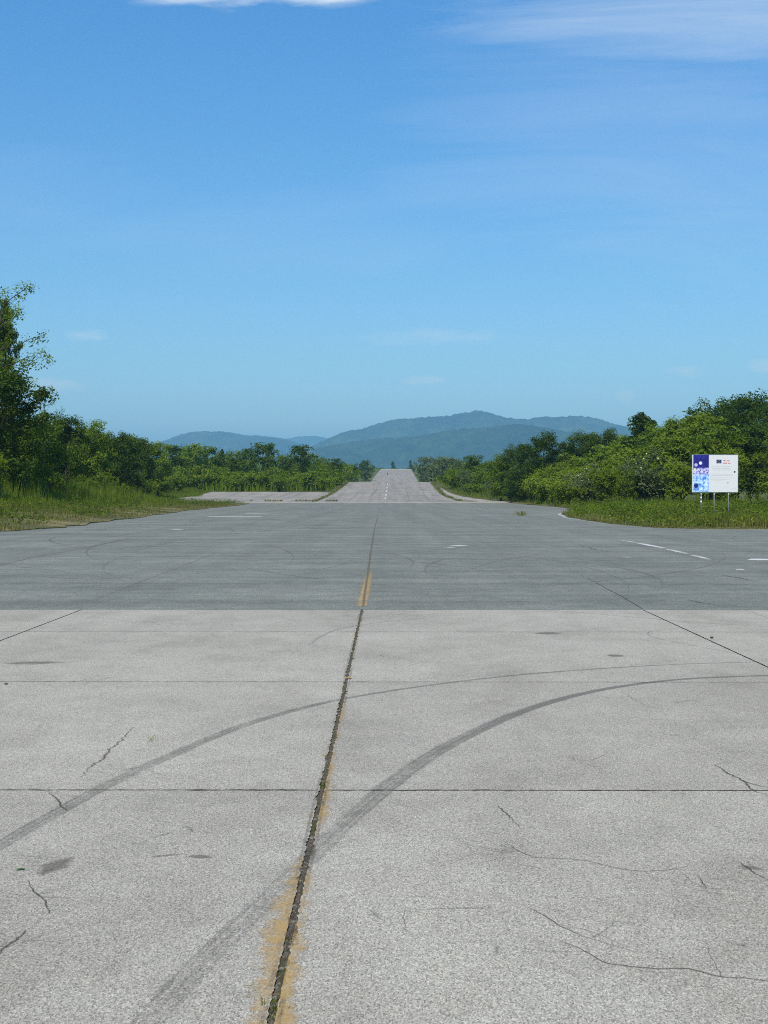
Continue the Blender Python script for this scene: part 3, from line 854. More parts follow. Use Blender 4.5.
props(mass('far_woodland', pts, hs, .45, 260, L_MID, 5, 4.5), 'far green woodland along the crest below the hills', None, None, 'stuff')

# ---- grass stuff
def blades(name, pos, h, w, mat, seed, lean=.35, parent=None):
    rng = np.random.default_rng(seed); N = len(pos)
    a = rng.random(N)*2*PI
    d = np.stack([np.cos(a), np.sin(a), np.zeros(N)], 1); b = np.stack([-np.sin(a), np.cos(a), np.zeros(N)], 1)
    tip = pos + d*(lean*h*rng.random(N))[:,None] + np.array((0,0,1))*h[:,None]
    mid = pos + (tip-pos)*.5 + np.array((0,0,1))*(h*.06)[:,None]
    W = w[:,None]
    v = np.stack([pos - b*W*.6, pos + b*W*.6, mid + b*W*.5, tip, mid - b*W*.5], 1).reshape(-1,3)
    i = np.arange(N)[:,None]*5
    f = np.concatenate([np.concatenate([i, i+1, i+2, i+4], 1), np.concatenate([i+4, i+2, i+3, i+3], 1)])
    f1 = np.concatenate([i, i+1, i+2], 1); f2 = np.concatenate([i, i+2, i+4], 1); f3 = np.concatenate([i+4, i+2, i+3], 1)
    me = mesh_np(name, v, np.concatenate([f1, f2, f3]), mat)
    return ob(name, me, parent)

def scatter(n, seed, xr, yr, ok, ypow=1.0):
    rng = np.random.default_rng(seed)
    Y = yr[0] + (yr[1]-yr[0])*rng.random(n)**ypow; X = xr[0] + (xr[1]-xr[0])*rng.random(n)
    m = np.array([ok(x, y) for x, y in zip(X, Y)])
    X, Y = X[m], Y[m]
    Z = np.array([gz(x, y) for x, y in zip(X, Y)]) + .02
    return np.stack([X, Y, Z], 1)

def patch(X, Y, s, seed):
    """smooth 2-D value noise used for grass height and cover"""
    r = np.random.default_rng(seed); T = r.random((64, 64))
    u, v = (X/s) % 64, (Y/s) % 64
    i, j = u.astype(int), v.astype(int); fu, fv = u-i, v-j
    fu = fu*fu*(3-2*fu); fv = fv*fv*(3-2*fv)
    a = T[i % 64, j % 64]; b = T[(i+1) % 64, j % 64]; c = T[i % 64, (j+1) % 64]; d = T[(i+1) % 64, (j+1) % 64]
    return (a*(1-fu)+b*fu)*(1-fv) + (c*(1-fu)+d*fu)*fv

def inview(x, y, m=30): return -m < VX + x/y*F < 768+m
# right verge
p = scatter(330000, 1, (10.5, 48), (52.5, 140), lambda x, y: right_edge(y)-.15 < x < front_r(max(98, y))+6 and inview(x, y), 1.25)
k = patch(p[:,0], p[:,1], 2.2, 1)*.6 + patch(p[:,0], p[:,1], .8, 2)*.4
p = p[RNG.random(len(p)) < .05+1.1*k]; k = patch(p[:,0], p[:,1], 2.2, 1)*.6 + patch(p[:,0], p[:,1], .8, 2)*.4
pd = p[::4]; kd = k[::4]
props(blades('straw_grass', pd, (.10+.42*kd)*(.5+.7*RNG.random(len(pd))), .012+.022*RNG.random(len(pd)), L_DRY, 33), 'straw coloured dry grass mixed into the right verge', None, None, 'stuff')
ed = np.array([min(1, max(.35, (x-right_edge(y))/2.5)) for x, y in p[:,:2]])
props(blades('verge_grass', p, (.07+.55*k**1.7)*ed*(.5+.7*RNG.random(len(p))), .014+.03*RNG.random(len(p))**2, L_GRASS, 3), 'rough green grass on the right verge around the sign posts', None, None, 'stuff')
def leafy(name, p, kf, hs, size, mat, label, seed):
    rng = np.random.default_rng(seed)
    c = p + np.array((0,0,1))*(hs*kf*rng.random(len(p))**.6)[:,None]
    sz = size*(.5+rng.random(len(p)))
    v, f = leaf_quads(c, rng.normal(size=c.shape)*.7+np.array((0,0,.8)), sz, sz*.5, rng)
    props(ob(name, mesh_np(name, v, f, mat)), label, None, None, 'stuff')
def clumped(n, seed, xr, yr, ok, s, thr):
    q = scatter(n, seed, xr, yr, ok, 1.2)
    kq = patch(q[:,0], q[:,1], s, seed)*.6 + patch(q[:,0], q[:,1], s*.36, seed+1)*.4
    m = kq > thr
    return q[m], np.clip((kq[m]-thr)/(.75-thr), 0, 1)
okr = lambda x, y: right_edge(y)+.15 < x < front_r(max(98, y))+5 and inview(x, y)
q, kq = clumped(150000, 41, (10.5, 48), (52.5, 140), okr, 1.7, .42); leafy('verge_weeds', q, kq, .75, .05, L_MID, 'leafy green weeds growing in clumps on the right verge', 41)
q, kq = clumped(90000, 44, (10.5, 48), (52.5, 140), okr, 2.6, .5); leafy('pale_verge_weeds', q, kq, .6, .045, L_LIGHT, 'pale yellow green weeds in clumps on the right verge', 44)
okl = lambda x, y: front_l(y)-4 < x < left_edge(y)-1.2-2.2*(math.sin(y*.31)+math.sin(y*.83)*.5+1) and y < 185 and inview(x, y)
q, kq = clumped(120000, 47, (-46, -14), (46, 205), okl, 2.0, .46); leafy('bank_weeds', q, kq, .7, .055, L_MID, 'leafy green weeds in clumps on the left bank', 47)
q, kq = clumped(60000, 50, (-46, -14), (46, 205), okl, 2.4, .52); leafy('pale_bank_weeds', q, kq, .55, .05, L_LIGHT, 'pale yellow green weeds in clumps on the left bank', 50)
q, kq = clumped(160000, 61, (10.5, 48), (52.5, 140), okr, 1.2, .5); leafy('dark_verge_weeds', q, kq, .8, .055, L_DARK, 'dark broad leaved weeds in clumps on the right verge', 61)
q, kq = clumped(150000, 64, (-46, -14), (46, 205), okl, 1.5, .52); leafy('dark_bank_weeds', q, kq, .7, .06, L_DARK, 'dark broad leaved weeds in clumps on the left bank', 64)
# yellow flowers in it
q = p[RNG.choice(len(p), 700)]; kq = patch(q[:,0], q[:,1], 3.5, 9); q = q[kq > .5] + np.array((0,0,.32))
v, f = leaf_quads(q, np.tile((0,-.4,1.0), (len(q),1)) + RNG.normal(size=q.shape)*.3, np.full(len(q), .022), np.full(len(q), .018), RNG)
props(ob('wildflowers', mesh_np('wildflowers', v, f, M_YELLOW)), 'tiny yellow wildflowers dotted through the right verge grass', None, None, 'stuff')
# left verge
p = scatter(360000, 2, (-46, -14), (46, 205), lambda x, y: front_l(y)-8 < x < left_edge(y)+.15 and inview(x, y), 1.3)
k = patch(p[:,0], p[:,1], 2.4, 4)*.55 + patch(p[:,0], p[:,1], .9, 5)*.45
dd = np.array([left_edge(y)-x for x, y in p[:,:2]])
keep = RNG.random(len(p)) < np.where(dd < 7, -.62+1.6*k, .05+1.2*k); p, k, dd = p[keep], k[keep], dd[keep]
dry = RNG.random(len(p)) < np.where(dd < 5.5, .62, .2)
hh = (.07+.62*k**1.7)*np.clip(.4+dd/8, .4, 1.25)*np.clip((200-p[:,1])/60, .4, 1)*(.6+.6*RNG.random(len(p))); ww = .012+.024*RNG.random(len(p))
props(blades('bank_grass', p[~dry], hh[~dry], ww[~dry], L_GRASS, 6), 'green grass growing on the left bank', None, None, 'stuff')
props(blades('dry_grass', p[dry], hh[dry]*.7, ww[dry], L_DRY, 7), 'dry straw coloured grass along the left asphalt edge', None, None, 'stuff')
# tall weeds before the left thicket
p = scatter(130000, 3, (-50, -23), (78, 255), lambda x, y: inview(x, y) and x < front_l(y) + .8 - 1.4*math.sin(y*.21) - .9*math.sin(y*.57), 1.0)
k = patch(p[:,0], p[:,1], 2.6, 7); fr = np.clip((np.array([front_l(y) for y in p[:,1]])+1-p[:,0])/5, .1, 1)*np.clip((215-p[:,1])/60, .4, 1)
hgt = (.7+2.1*k)*(.3+.8*fr)*(.6+.5*RNG.random(len(p)))
props(blades('tall_weeds', p, hgt, .016+.026*RNG.random(len(p)), L_TALL, 8, .55), 'tall light green weeds below the left thicket', None, None, 'stuff')
# tall weeds before the right thicket
p = scatter(50000, 4, (13, 60), (100, 330), lambda x, y: inview(x, y) and -1.4 < x-front_r(y) < 5, 1.0)
k = patch(p[:,0], p[:,1], 2.6, 8)
hgt = (.3+1.1*k)*(.6+.6*RNG.random(len(p)))*np.clip((p[:,0]-np.array([front_r(y) for y in p[:,1]])+1.9)/2.2, .2, 1.2)
props(blades('thicket_weeds', p, hgt, .025+.035*RNG.random(len(p)), L_TALL, 9, .35), 'weeds along the foot of the right thicket', None, None, 'stuff')
# low weeds along runway joints and edges
P = []
rw = random.Random(5)
for i in range(5200):
    y = rw.uniform(197, 330)
    s = rw.choice((0, 1, 1, 2))
    if s == 0: x = rl(y) - .35 + rw.gauss(0, .28)
    elif s == 1: x = rr(y) + .4 + rw.gauss(0, .35)
    else: x = rr(y) + float(np.interp(y, [196, 215, 240, 280, 330], [7.8, 4.5, 2.9, 1.6, 1.2])) + abs(rw.gauss(0, 1.2))
    if s < 2 and math.sin(y*.55+s)+math.sin(y*.23) < -.5: continue
    P.append((x, y, prof(y)))
for i in range(900):
    x = rw.uniform(-22, -8); P.append((x, 198.4+rw.gauss(0, .25), prof(198.4))) if math.sin(x*1.3) > -.3 else None
for i in range(40):
    a, b = g(521+rw.gauss(0, 4), 515.3+rw.gauss(0, .35)); P.append((a, b, prof(b)))
P = np.array(P)
props(blades('runway_weeds', P, .10+.30*RNG.random(len(P)), .03+.04*RNG.random(len(P)), L_DRY, 10, .6), 'low weeds growing in the runway joints', None, None, 'stuff')
# undergrowth back of the belts so no bare soil shows through
p = scatter(26000, 6, (-75, -8), (204, 345), lambda x, y: inview(x, y) and y > 258 and x < rl(y)-1.5)
props(blades('undergrowth', p, .6+1.6*RNG.random(len(p)), .06+.07*RNG.random(len(p)), L_MID, 12, .4), 'green undergrowth beneath the trees behind the pad', None, None, 'stuff')

# ---- small things on the concrete
def tuft(name, x, y, n, h, label, spread=.02, mat=L_GRASS, cat='weed', group=None, seed=1, z=-.015):
    rng = np.random.default_rng(seed)
    pos = np.stack([rng.normal(size=n)*spread*.6, rng.normal(size=n)*spread*2.0, np.zeros(n)], 1)
    me_o = blades(name, pos, h*(.4+.8*rng.random(n)), h*.10*(.5+rng.random(n)), mat, seed, .9)
    me_o.location = (x, y, z)
    return props(me_o, label, cat, group)
x, y = g(266, 1010)
tuft('weed_tuft', -.347, y, 60, .035, 'green weed tuft in the joint at the bottom of the view', seed=3)
tuft('weed_tuft', -.347, g(0, 786)[1], 45, .03, 'green weed tuft where the long joint meets the cross joint', seed=4)
tuft('weed_tuft', -.347, g(0, 805)[1], 30, .022, 'small mossy tuft just below the crossing of the two joints', seed=5)
tuft('weed_tuft', -.347, g(0, 940)[1], 24, .02, 'low mossy tuft in the joint between the strongest yellow paint', seed=6)
x, y = g(152, 740.5)
tuft('weed_tuft', x, y, 40, .02, 'small bright green weed alone on the left slab', .03, L_LIGHT, seed=7, z=.0)
def leaf_obj(px, py, size, c, label, rz):
    x, y = g(px, py)
    pts = [(-1,0,.0),(-.5,.38,.22),(.2,.42,.26),(1,.02,.08),(.25,-.4,.20),(-.5,-.36,.16),(0,.0,.05)]
    vs = [(a*size, b*size, cc*size+.001) for a, b, cc in pts]
    fs = [(0,6,1),(1,6,2),(2,6,3),(3,6,4),(4,6,5),(5,6,0)]
    o = ob('fallen_leaf', mesh_py('fallen_leaf', vs, fs, c)); o.location = (x, y, .0); o.rotation_euler = (0, 0, rz)
    props(o, label, 'leaf')
leaf_obj(19, 872, .02, simple('green_leaf', (.03,.08,.02), (.05,.12,.03), 40), 'dark green fallen leaf on the left slab', .4)
leaf_obj(349, 679, .035, simple('dry_leaf', (.30,.15,.03), (.42,.24,.06), 40), 'orange brown dry leaf at the joint on the yellow line', .2)
def pebble(x, y, s, label, group, seed, z=0.0, mat=M_STONE):
    r = random.Random(seed)
    bm = bmesh.new(); bmesh.ops.create_icosphere(bm, subdivisions=2, radius=s)
    for v in bm.verts:
        v.co *= 1 + r.uniform(-.22, .22); v.co.z = v.co.z*.65 + s*.45
    me = bpy.data.meshes.new('pebble'); bm.to_mesh(me); bm.free(); me.materials.append(mat)
    o = ob('pebble', me); o.location = (x, y, z); o.rotation_euler = (0, 0, r.uniform(0, 6))
    return props(o, label, 'stone', group)
M_DSTONE = simple('dark_stone', (.03,.03,.03), (.07,.065,.06), 20)
x, y = g(712, 638.5); pebble(x, y, .018, 'dark stone lying beside the right diagonal joint', None, 2, mat=M_DSTONE)
x, y = g(5, 685); pebble(x, y, .013, 'small dark stone near the left end of the second cross joint', None, 4, mat=M_DSTONE)
rp = random.Random(8); M_BROWN = simple('brown_crumb', (.07,.055,.035), (.16,.13,.09), 40)
for i in range(220):
    yy = 3.6 + 10*rp.random()**1.8
    pebble(-.347 + rp.gauss(0, .016), yy, rp.uniform(.003, .0095), 'tiny grey pebble lodged in the mossy centre joint', 'pebbles in the centre joint', 50+i, z=-.010, mat=rp.choice((M_STONE, M_STONE, M_BROWN)))

# ------------------------------------------------------------------ information sign
SY = 63.0; SX = at(714.7, SY); SGZ = gz(SX, SY)
sign = empty('information_sign', (SX, SY, SGZ)); sign.rotation_euler = (0, 0, math.radians(4))
props(sign, 'large white information board with blue picture strip on three posts in the grass', 'sign')
z0, z1 = H + (VY-492)/F*SY - SGZ, H + (VY-455)/F*SY - SGZ
W2 = 46.3/2/F*SY
def pbox(name, x0, x1, y0, y1, a, b, mat, parent):
    v, f = [], []; box(v, f, x0, x1, y0, y1, a, b); return ob(name, mesh_py(name, v, f, mat), parent)
def flat(name, c, rough=.5): return simple(name, tuple(x*.96 for x in c), c, 3, rough, .3)
M_BOARD = flat('white_board', (.62,.64,.67), .45); M_ALU = simple('galvanised_post', (.22,.23,.24), (.34,.35,.36), 9, .5, .5)
M_NAVY = flat('flag_blue', (.012,.03,.16)); M_STAR = flat('star_yellow', (.7,.55,.05)); M_RED = flat('red_print', (.50,.07,.08)); M_GREYP = flat('grey_print', (.40,.42,.46))
M_DARKP = flat('dark_print', (.06,.07,.09)); M_EDGE = flat('board_edge', (.22,.30,.36)); M_REFL = flat('white_tape', (.75,.75,.75))
board = pbox('board', -W2, W2, 0, .03, z0, z1, M_BOARD, sign)
v, f = [], []
e = .018
for a in ((-W2-e, -W2-.003, z0-e, z1+e), (W2+.003, W2+e, z0-e, z1+e)): box(v, f, a[0], a[1], -.006, .036, a[2], a[3])
for a in ((-W2-.002, W2+.002, z0-e, z0-.003), (-W2-.002, W2+.002, z1+.003, z1+e)): box(v, f, a[0], a[1], -.006, .036, a[2], a[3])
ob('board_frame', mesh_py('board_frame', v, f, M_EDGE), sign)
# picture strip: navy sky, pale splashes below
t = NT('picture_strip_print'); c = t.coord('Object')
n1 = t.noise(c, 5.5, 3, .6); n2 = t.noise(c, 11, 3, .6)
sepc = t.n('SeparateXYZ'); t.l(c, sepc.inputs[0])
hgt = t.maprange(sepc.outputs[2], z0, z1, 0, 1)
low = t.ramp(n1, [(.32, (.03,.10,.42)), (.46, (.16,.36,.80)), (.55, (.42,.62,.90)), (.68, (.72,.80,.85))])
mid_ = t.ramp(n2, [(.38, (.06,.03,.12)), (.5, (.35,.36,.75)), (.62, (.66,.66,.80)), (.75, (.72,.75,.55))])
top_ = t.ramp(n1, [(.4, (.010,.012,.13)), (.6, (.018,.02,.24))])
a = t.mix(t.maprange(t.math('ADD', hgt, t.math('MULTIPLY', n2, .12)), .50, .56, 0, 1), low, mid_)
b = t.mix(t.maprange(t.math('ADD', hgt, t.math('MULTIPLY', n1, .14)), .70, .74, 0, 1), a, top_)
M_PIC = t.done(t.bsdf(b, .5, .3))
ps0, ps1 = -W2+.045, -W2+.045+.80
pbox('picture_strip', ps0, ps1, -.0045, -.001, z0+.004, z1-.004, M_PIC, sign)
def disc(name, x, z, r, mat, parent, y=-.007, n=20):
    v = [(x+r*math.cos(2*PI*k/n), y, z+r*math.sin(2*PI*k/n)) for k in range(n)]
    v += [(p[0], y+.0015, p[2]) for p in v]
    f = [tuple(range(n))] + [((k+1) % n, k, n+k, n+(k+1) % n) for k in range(n)]
    return ob(name, mesh_py(name, v, f, mat), parent)
M_MOON = flat('pale_print', (.70,.72,.74)); M_LILAC = flat('lilac_print', (.45,.42,.75)); M_CREAM = flat('cream_print', (.62,.66,.48))
HB = z1-z0
disc('picture_disc', ps0+.37, z1-.22*HB, .082, M_MOON, sign)
disc('picture_disc', ps0+.14, z1-.27*HB, .085, M_LILAC, sign, -.0062)
disc('picture_disc', ps0+.75-.02, z1-.38*HB, .07, M_LILAC, sign, -.0066)
disc('picture_disc', ps0+.09, z1-.40*HB, .07, M_CREAM, sign, -.0070)
disc('picture_disc', ps0+.15, z0+.17*HB, .12, M_NAVY, sign, -.0060)
fl_x0, fl_x1, fl_z0, fl_z1 = -W2+1.235, -W2+1.235+.255, z1-.225*HB, z1-.125*HB
pbox('flag', fl_x0, fl_x1, -.0045, -.001, fl_z0, fl_z1, M_NAVY, sign)
v, f = [], []
for k in range(12):
    a = 2*PI*k/12; cx_, cz_ = (fl_x0+fl_x1)/2+.058*math.cos(a), (fl_z0+fl_z1)/2+.058*math.sin(a)
    b0 = len(v)
    for j in range(10):
        rr_ = .0125 if j % 2 == 0 else .005
        v.append((cx_+rr_*math.sin(PI*j/5), -.0068, cz_+rr_*math.cos(PI*j/5)))
    f.append(tuple(range(b0, b0+10)))
ob('flag_stars', mesh_py('flag_stars', v, f, M_STAR), sign)
# print: rows of words too far off to read
def wordrow(name, x0, x1, z, h, mat, seed, wl=(.03,.11)):
    r = random.Random(seed); v, f = [], []; x = x0
    while x < x1-.02:
        w = min(r.uniform(*wl), x1-x)
        xx = x
        while xx < x+w:
            lw = r.uniform(.35, .6)*h
            hh = h*r.choice((.62,.62,.75,1.0))
            box(v, f, xx, min(xx+lw*.7, x+w), -.003, -.001, z, z+hh); xx += lw
        x += w + h*.7
    ob(name, mesh_py(name, v, f, mat), sign)
wordrow('heading_text', -W2+1.58, -W2+1.92, z1-.165*HB, .062, M_RED, 1, (.14,.24))
wordrow('heading_text', -W2+1.58, -W2+1.95, z1-.235*HB, .066, M_RED, 2, (.12,.2))
for i, (xa, xb, fz, hh) in enumerate(((.98,2.0,.32,.030),(1.0,1.95,.365,.026),(1.1,1.98,.41,.030),(.92,2.05,.52,.022),(.92,2.1,.555,.022),(.92,2.02,.62,.022),(.92,1.9,.66,.022))):
    wordrow('body_text', -W2+xa, -W2+xb, z1-fz*HB, hh, M_GREYP, 10+i)
disc('print_mark', -W2+2.17, z1-.455*HB, .05, M_DARKP, sign, -.004, 10)
disc('print_mark', -W2+1.82, z1-.745*HB, .045, M_GREYP, sign, -.004, 10)
wordrow('footer_text', -W2+1.30-.2, -W2+1.5, z1-.70*HB, .03, flat('pink_print', (.62,.45,.48)), 30)
wordrow('footer_text', -W2+2.08, -W2+2.2, z1-.915*HB, .03, M_GREYP, 31)
for dx, wh in ((701-714.7, 3), (714.3-714.7, 1), (729-714.7, 1)):
    xx = dx/F*SY
    v, f = [], []; tube(v, f, [(xx, .068, -.3), (xx, .068, z1-.1)], [.03, .03], 10)
    post = ob('post', mesh_py('post', v, f, M_ALU, True), sign)
    v, f = [], []
    for q in range(wh):
        zz = z0-.09-.2*q; tube(v, f, [(xx, .068, zz-.06), (xx, .068, zz+.05)], [.0335, .0335], 10)
    ob('reflective_tape', mesh_py('reflective_tape', v, f, M_REFL, True), post)
v, f = [], []
for zz in (z0+.25, z1-.3): box(v, f, -W2+.05, W2-.05, .031, .036, zz-.04, zz+.04)
ob('brace', mesh_py('brace', v, f, M_ALU), sign)

# ------------------------------------------------------------------ person far off on the runway
def person(x, y):
    z = prof(y) + .02
    J = {'pelvis':(0,0,.93,.13),'waist':(0,0,1.08,.125),'chest':(0,0,1.30,.15),'neck':(0,0,1.48,.055),'head0':(0,-.01,1.56,.075),'head1':(0,-.015,1.66,.095),'head2':(0,-.01,1.74,.06),
         'shl':(.17,0,1.42,.065),'ell':(.23,.02,1.13,.045),'wrl':(.22,-.06,.88,.032),'hal':(.22,-.08,.80,.03),
         'shr':(-.17,0,1.42,.065),'elr':(-.23,.03,1.13,.045),'wrr':(-.23,-.02,.88,.032),'har':(-.23,-.04,.80,.03),
         'hil':(.09,0,.88,.095),'knl':(.10,-.10,.50,.065),'anl':(.10,-.10,.09,.042),'tol':(.11,-.24,.04,.035),
         'hir':(-.09,0,.88,.095),'knr':(-.10,.06,.50,.065),'anr':(-.10,.20,.10,.042),'tor':(-.11,.08,.04,.035)}
    E = [('pelvis','waist'),('waist','chest'),('chest','neck'),('neck','head0'),('head0','head1'),('head1','head2'),('chest','shl'),('shl','ell'),('ell','wrl'),('wrl','hal'),
         ('chest','shr'),('shr','elr'),('elr','wrr'),('wrr','har'),('pelvis','hil'),('hil','knl'),('knl','anl'),('anl','tol'),('pelvis','hir'),('hir','knr'),('knr','anr'),('anr','tor')]
    names = list(J)
    me = bpy.data.meshes.new('person')
    me.from_pydata([J[n][:3] for n in names], [(names.index(a), names.index(b)) for a, b in E], [])
    o = bpy.data.objects.new('person', me); COL.objects.link(o)
    m = o.modifiers.new('skin', 'SKIN')
    for n, sv in zip(names, me.skin_vertices[0].data):
        sv.radius = (J[n][3], J[n][3]); sv.use_root = n == 'pelvis'
    o.modifiers.new('sub', 'SUBSURF').levels = 1
    dg = bpy.context.evaluated_depsgraph_get()
    em = bpy.data.meshes.new_from_object(o.evaluated_get(dg))
    bpy.data.objects.remove(o)
    for mm in (simple('dark_cloth', (.012,.013,.016), (.03,.03,.035), 8), simple('skin', (.32,.2,.14), (.38,.24,.17), 8), simple('dark_hair', (.015,.012,.01), (.03,.022,.018), 20)):
        em.materials.append(mm)
    for p in em.polygons:
        c = p.center
        p.use_smooth = True
        p.material_index = 2 if (c.z > 1.68 or (c.z > 1.57 and c.y > .03)) else (1 if c.z > 1.5 or (c.z < .86 and abs(c.x) > .17) else 0)
    o = ob('person', em); o.location = (x, y, z)
    props(o, 'person in dark clothes standing far off on the upper runway', 'person')
px_, py_ = g(387.6, 475.6, 540)
person(px_, py_)

# ------------------------------------------------------------------ hills
def hill_mat(name, c0, c1, c2):
    t = NT(name); c = t.coord()
    n = t.noise(c, .0016, 6, .6); n2 = t.noise(c, .012, 6, .7); n3 = t.noise(c, .05, 4, .7)
    col = t.ramp(t.mix(.5, n, n2), [(.40, c0), (.5, c1), (.60, c2)])
    return t.done(t.bsdf(col, .95, .05, t.bump(t.math('ADD', n2, t.math('MULTIPLY', n3, .5)), 1.0, 40)))
M_HILL = hill_mat('wooded_hill', (.008,.024,.008), (.03,.056,.018), (.085,.12,.045))
def vnoise(x, y, seed):
    s = 0
    for o_, (k, a) in enumerate(((1, 1), (2.1, .5), (4.3, .27), (9, .13))):
        s = s + a*(patch(np.asarray(x)*k, np.asarray(y)*k, 1.0, seed+o_)-.5)
    return s
def hill(name, D, pxs, pys, depth, rough, seed):
    xs = np.concatenate([np.linspace(-1100, -50, 60), np.linspace(-40, 820, 330), np.linspace(835, 1900, 60)])
    yy = np.interp(xs, pxs, pys)
    kk = np.hanning(9); kk /= kk.sum(); yy = np.convolve(np.pad(yy, 4, mode='edge'), kk, mode='valid')
    yy = yy + RNG.normal(size=len(yy))*.1
    Xr = (xs-VX)/F*D; Zr = H + (VY-yy)/F*D
    rows = np.linspace(-1, 1, 61); hr = random.Random(seed)
    V = []
    for r_ in rows:
        Yr = D + r_*depth
        fall = np.cos(r_*PI/2)**1.25 if abs(r_) < 1 else 0
        wob = vnoise(Xr/900+50, np.full_like(Xr, Yr/900+20), seed)*rough*(1-abs(r_))*min(1, abs(r_)*5)
        sh = vnoise(Xr/1500+9, np.full_like(Xr, Yr/1500+3), seed+7)*300*min(1, abs(r_)*3)
        for a, b, w_, s_ in zip(Xr, Zr, wob, sh):
            w_ = w_ + hr.uniform(-1, 1)*6
            V.append((a + s_*.4, Yr + s_, max(-6, b*fall + w_ - 5*(abs(r_) > .95))))
    n = len(xs); Fs = []
    for i in range(len(rows)-1):
        for k in range(n-1): Fs.append((i*n+k, i*n+k+1, (i+1)*n+k+1, (i+1)*n+k))
    o = ob(name, mesh_np(name, np.array(V), np.array(Fs), M_HILL, True)); o['kind'] = 'structure'
    return o
hill('far_hills', 13500, [-1100,-600,-200,60,150,240,285,300,320,335,360,500,700,900,1300,1900], [452,440,455,450,452,446,440,437,437,441,446,450,452,446,440,450], 1500, 60, 3)
hill('left_hill', 9500, [-1100,-500,-100,60,140,162,178,190,202,215,232,250,270,290,305,330,380,460,1900], [455,446,458,460,452,446,438,433.5,431.5,431.5,433,435.5,437,440,446,455,468,480,480], 1200, 90, 13)
hill('main_ridge', 8200, [-1100,180,240,290,310,322,335,347,360,372,385,400,415,430,445,457,468,476,484,494,508,520,532,545,560,575,590,604,616,630,645,665,700,770,1000,1900],
     [480,480,472,456,448,443,438,434.5,433.5,429.5,425.5,422.5,420,418.5,416.5,414.5,412,411,411.5,414.5,418,419.2,418.6,417.3,416.6,416.5,417.2,420.5,425.5,428.5,428,431,441,447,440,455], 1500, 130, 23)
hill('front_ridge', 6000, [-1100,100,200,280,325,350,400,430,455,480,505,520,545,575,610,650,700,770,1000,1900],
     [478,476,466,456,447,444,442,438,434.5,432.5,430.5,430.5,433,437,442,447,452,456,450,462], 1000, 100, 33)

# ------------------------------------------------------------------ air
hv, hf = [], []
box(hv, hf, -14000, 14000, -600, 17500, -8, 760)
hz = ob('haze', mesh_py('haze', hv, hf)); hz['kind'] = 'stuff'
m = bpy.data.materials.new('pale_air'); m.use_nodes = True
nt = m.node_tree; nt.nodes.clear()
out = nt.nodes.new('ShaderNodeOutputMaterial'); pv = nt.nodes.new('ShaderNodeVolumePrincipled')
pv.inputs['Color'].default_value = (.30, .69, 1.0, 1); pv.inputs['Density'].default_value = 1.35e-4
pv.inputs['Anisotropy'].default_value = 0.0
nt.links.new(pv.outputs[0], out.inputs['Volume'])
hz.data.materials.append(m)

# ------------------------------------------------------------------ sky and sun
EL, AZ = math.radians(50), math.radians(196)
w = bpy.data.worlds.new('World'); SC.world = w; w.use_nodes = True
nt = w.node_tree; nt.nodes.clear()
class WT(NT):
    def __init__(s, t): s.t = t
wt = WT(nt)
out = wt.n('OutputWorld'); bg = wt.n('Background')
sky = wt.n('TexSky', sky_type='NISHITA', sun_disc=False, sun_elevation=EL, sun_rotation=AZ, altitude=300, air_density=1.0, dust_density=.6, ozone_density=2.5)
hsv = wt.n('HueSaturation'); hsv.inputs['Saturation'].default_value = 1.22; hsv.inputs['Value'].default_value = 1.0
wt.l(sky.outputs[0], hsv.inputs['Color'])
d = wt.coord('Generated')
sp = wt.n('SeparateXYZ'); wt.l(d, sp.inputs[0])
yc = wt.math('MAXIMUM', sp.outputs[1], .05)
u = wt.math('DIVIDE', sp.outputs[0], yc); v = wt.math('DIVIDE', sp.outputs[2], yc)
cb = wt.n('CombineXYZ'); wt.l(u, cb.inputs[0]); wt.l(v, cb.inputs[1])
def blob(cu, cv, ru, rv, soft=1.0):
    a = wt.math('DIVIDE', wt.math('SUBTRACT', u, cu), ru); b = wt.math('DIVIDE', wt.math('SUBTRACT', v, cv), rv)
    r2 = wt.math('ADD', wt.math('MULTIPLY', a, a), wt.math('MULTIPLY', b, b))
    return wt.maprange(r2, 0, 1, 1, 0)
def pu(px): return (px-VX)/F
def pv_(py): return (VY-py)/F
nz = wt.noise(wt.scale(cb.outputs[0], (9, 40, 1)), 1.0, 6, .6)
mp = wt.n('Mapping'); mp.inputs['Rotation'].default_value = (0, 0, .22); mp.inputs['Scale'].default_value = (2.6, 17, 1); wt.l(cb.outputs[0], mp.inputs['Vector'])
nwn = wt.n('TexNoise'); nwn.inputs['Scale'].default_value = 1.0; nwn.inputs['Detail'].default_value = 8; nwn.inputs['Roughness'].default_value = .66; nwn.inputs['Distortion'].default_value = .9
wt.l(mp.outputs[0], nwn.inputs['Vector']); nw = nwn.outputs['Fac']
nf = wt.noise(wt.scale(cb.outputs[0], (30, 90, 1)), 1.0, 5, .6)
def cloud(c, amt, lo, hi, strength):
    x = wt.math('ADD', wt.math('MULTIPLY', c, 1.0), wt.math('MULTIPLY', wt.math('SUBTRACT', amt, .5), 2.4))
    return wt.math('MULTIPLY', wt.maprange(x, lo, hi, 0, strength), wt.maprange(c, 0, .35, 0, 1))
acc = cloud(blob(pu(250), pv_(-22), .145, .032), nz, .22, .95, .80)
def addc(x):
    global acc
    acc = wt.math('MAXIMUM', acc, x)
addc(cloud(blob(pu(740), pv_(-8), .32, .075), nw, .2, 1.9, .60))
addc(cloud(blob(pu(700), pv_(150), 0.32, .15), nw, .35, 2.0, .24))
addc(cloud(blob(pu(250), pv_(235), .28, .05), nw, .4, 1.9, .10))
addc(cloud(blob(pu(40), pv_(190), .16, .05), nw, .4, 1.9, .10))
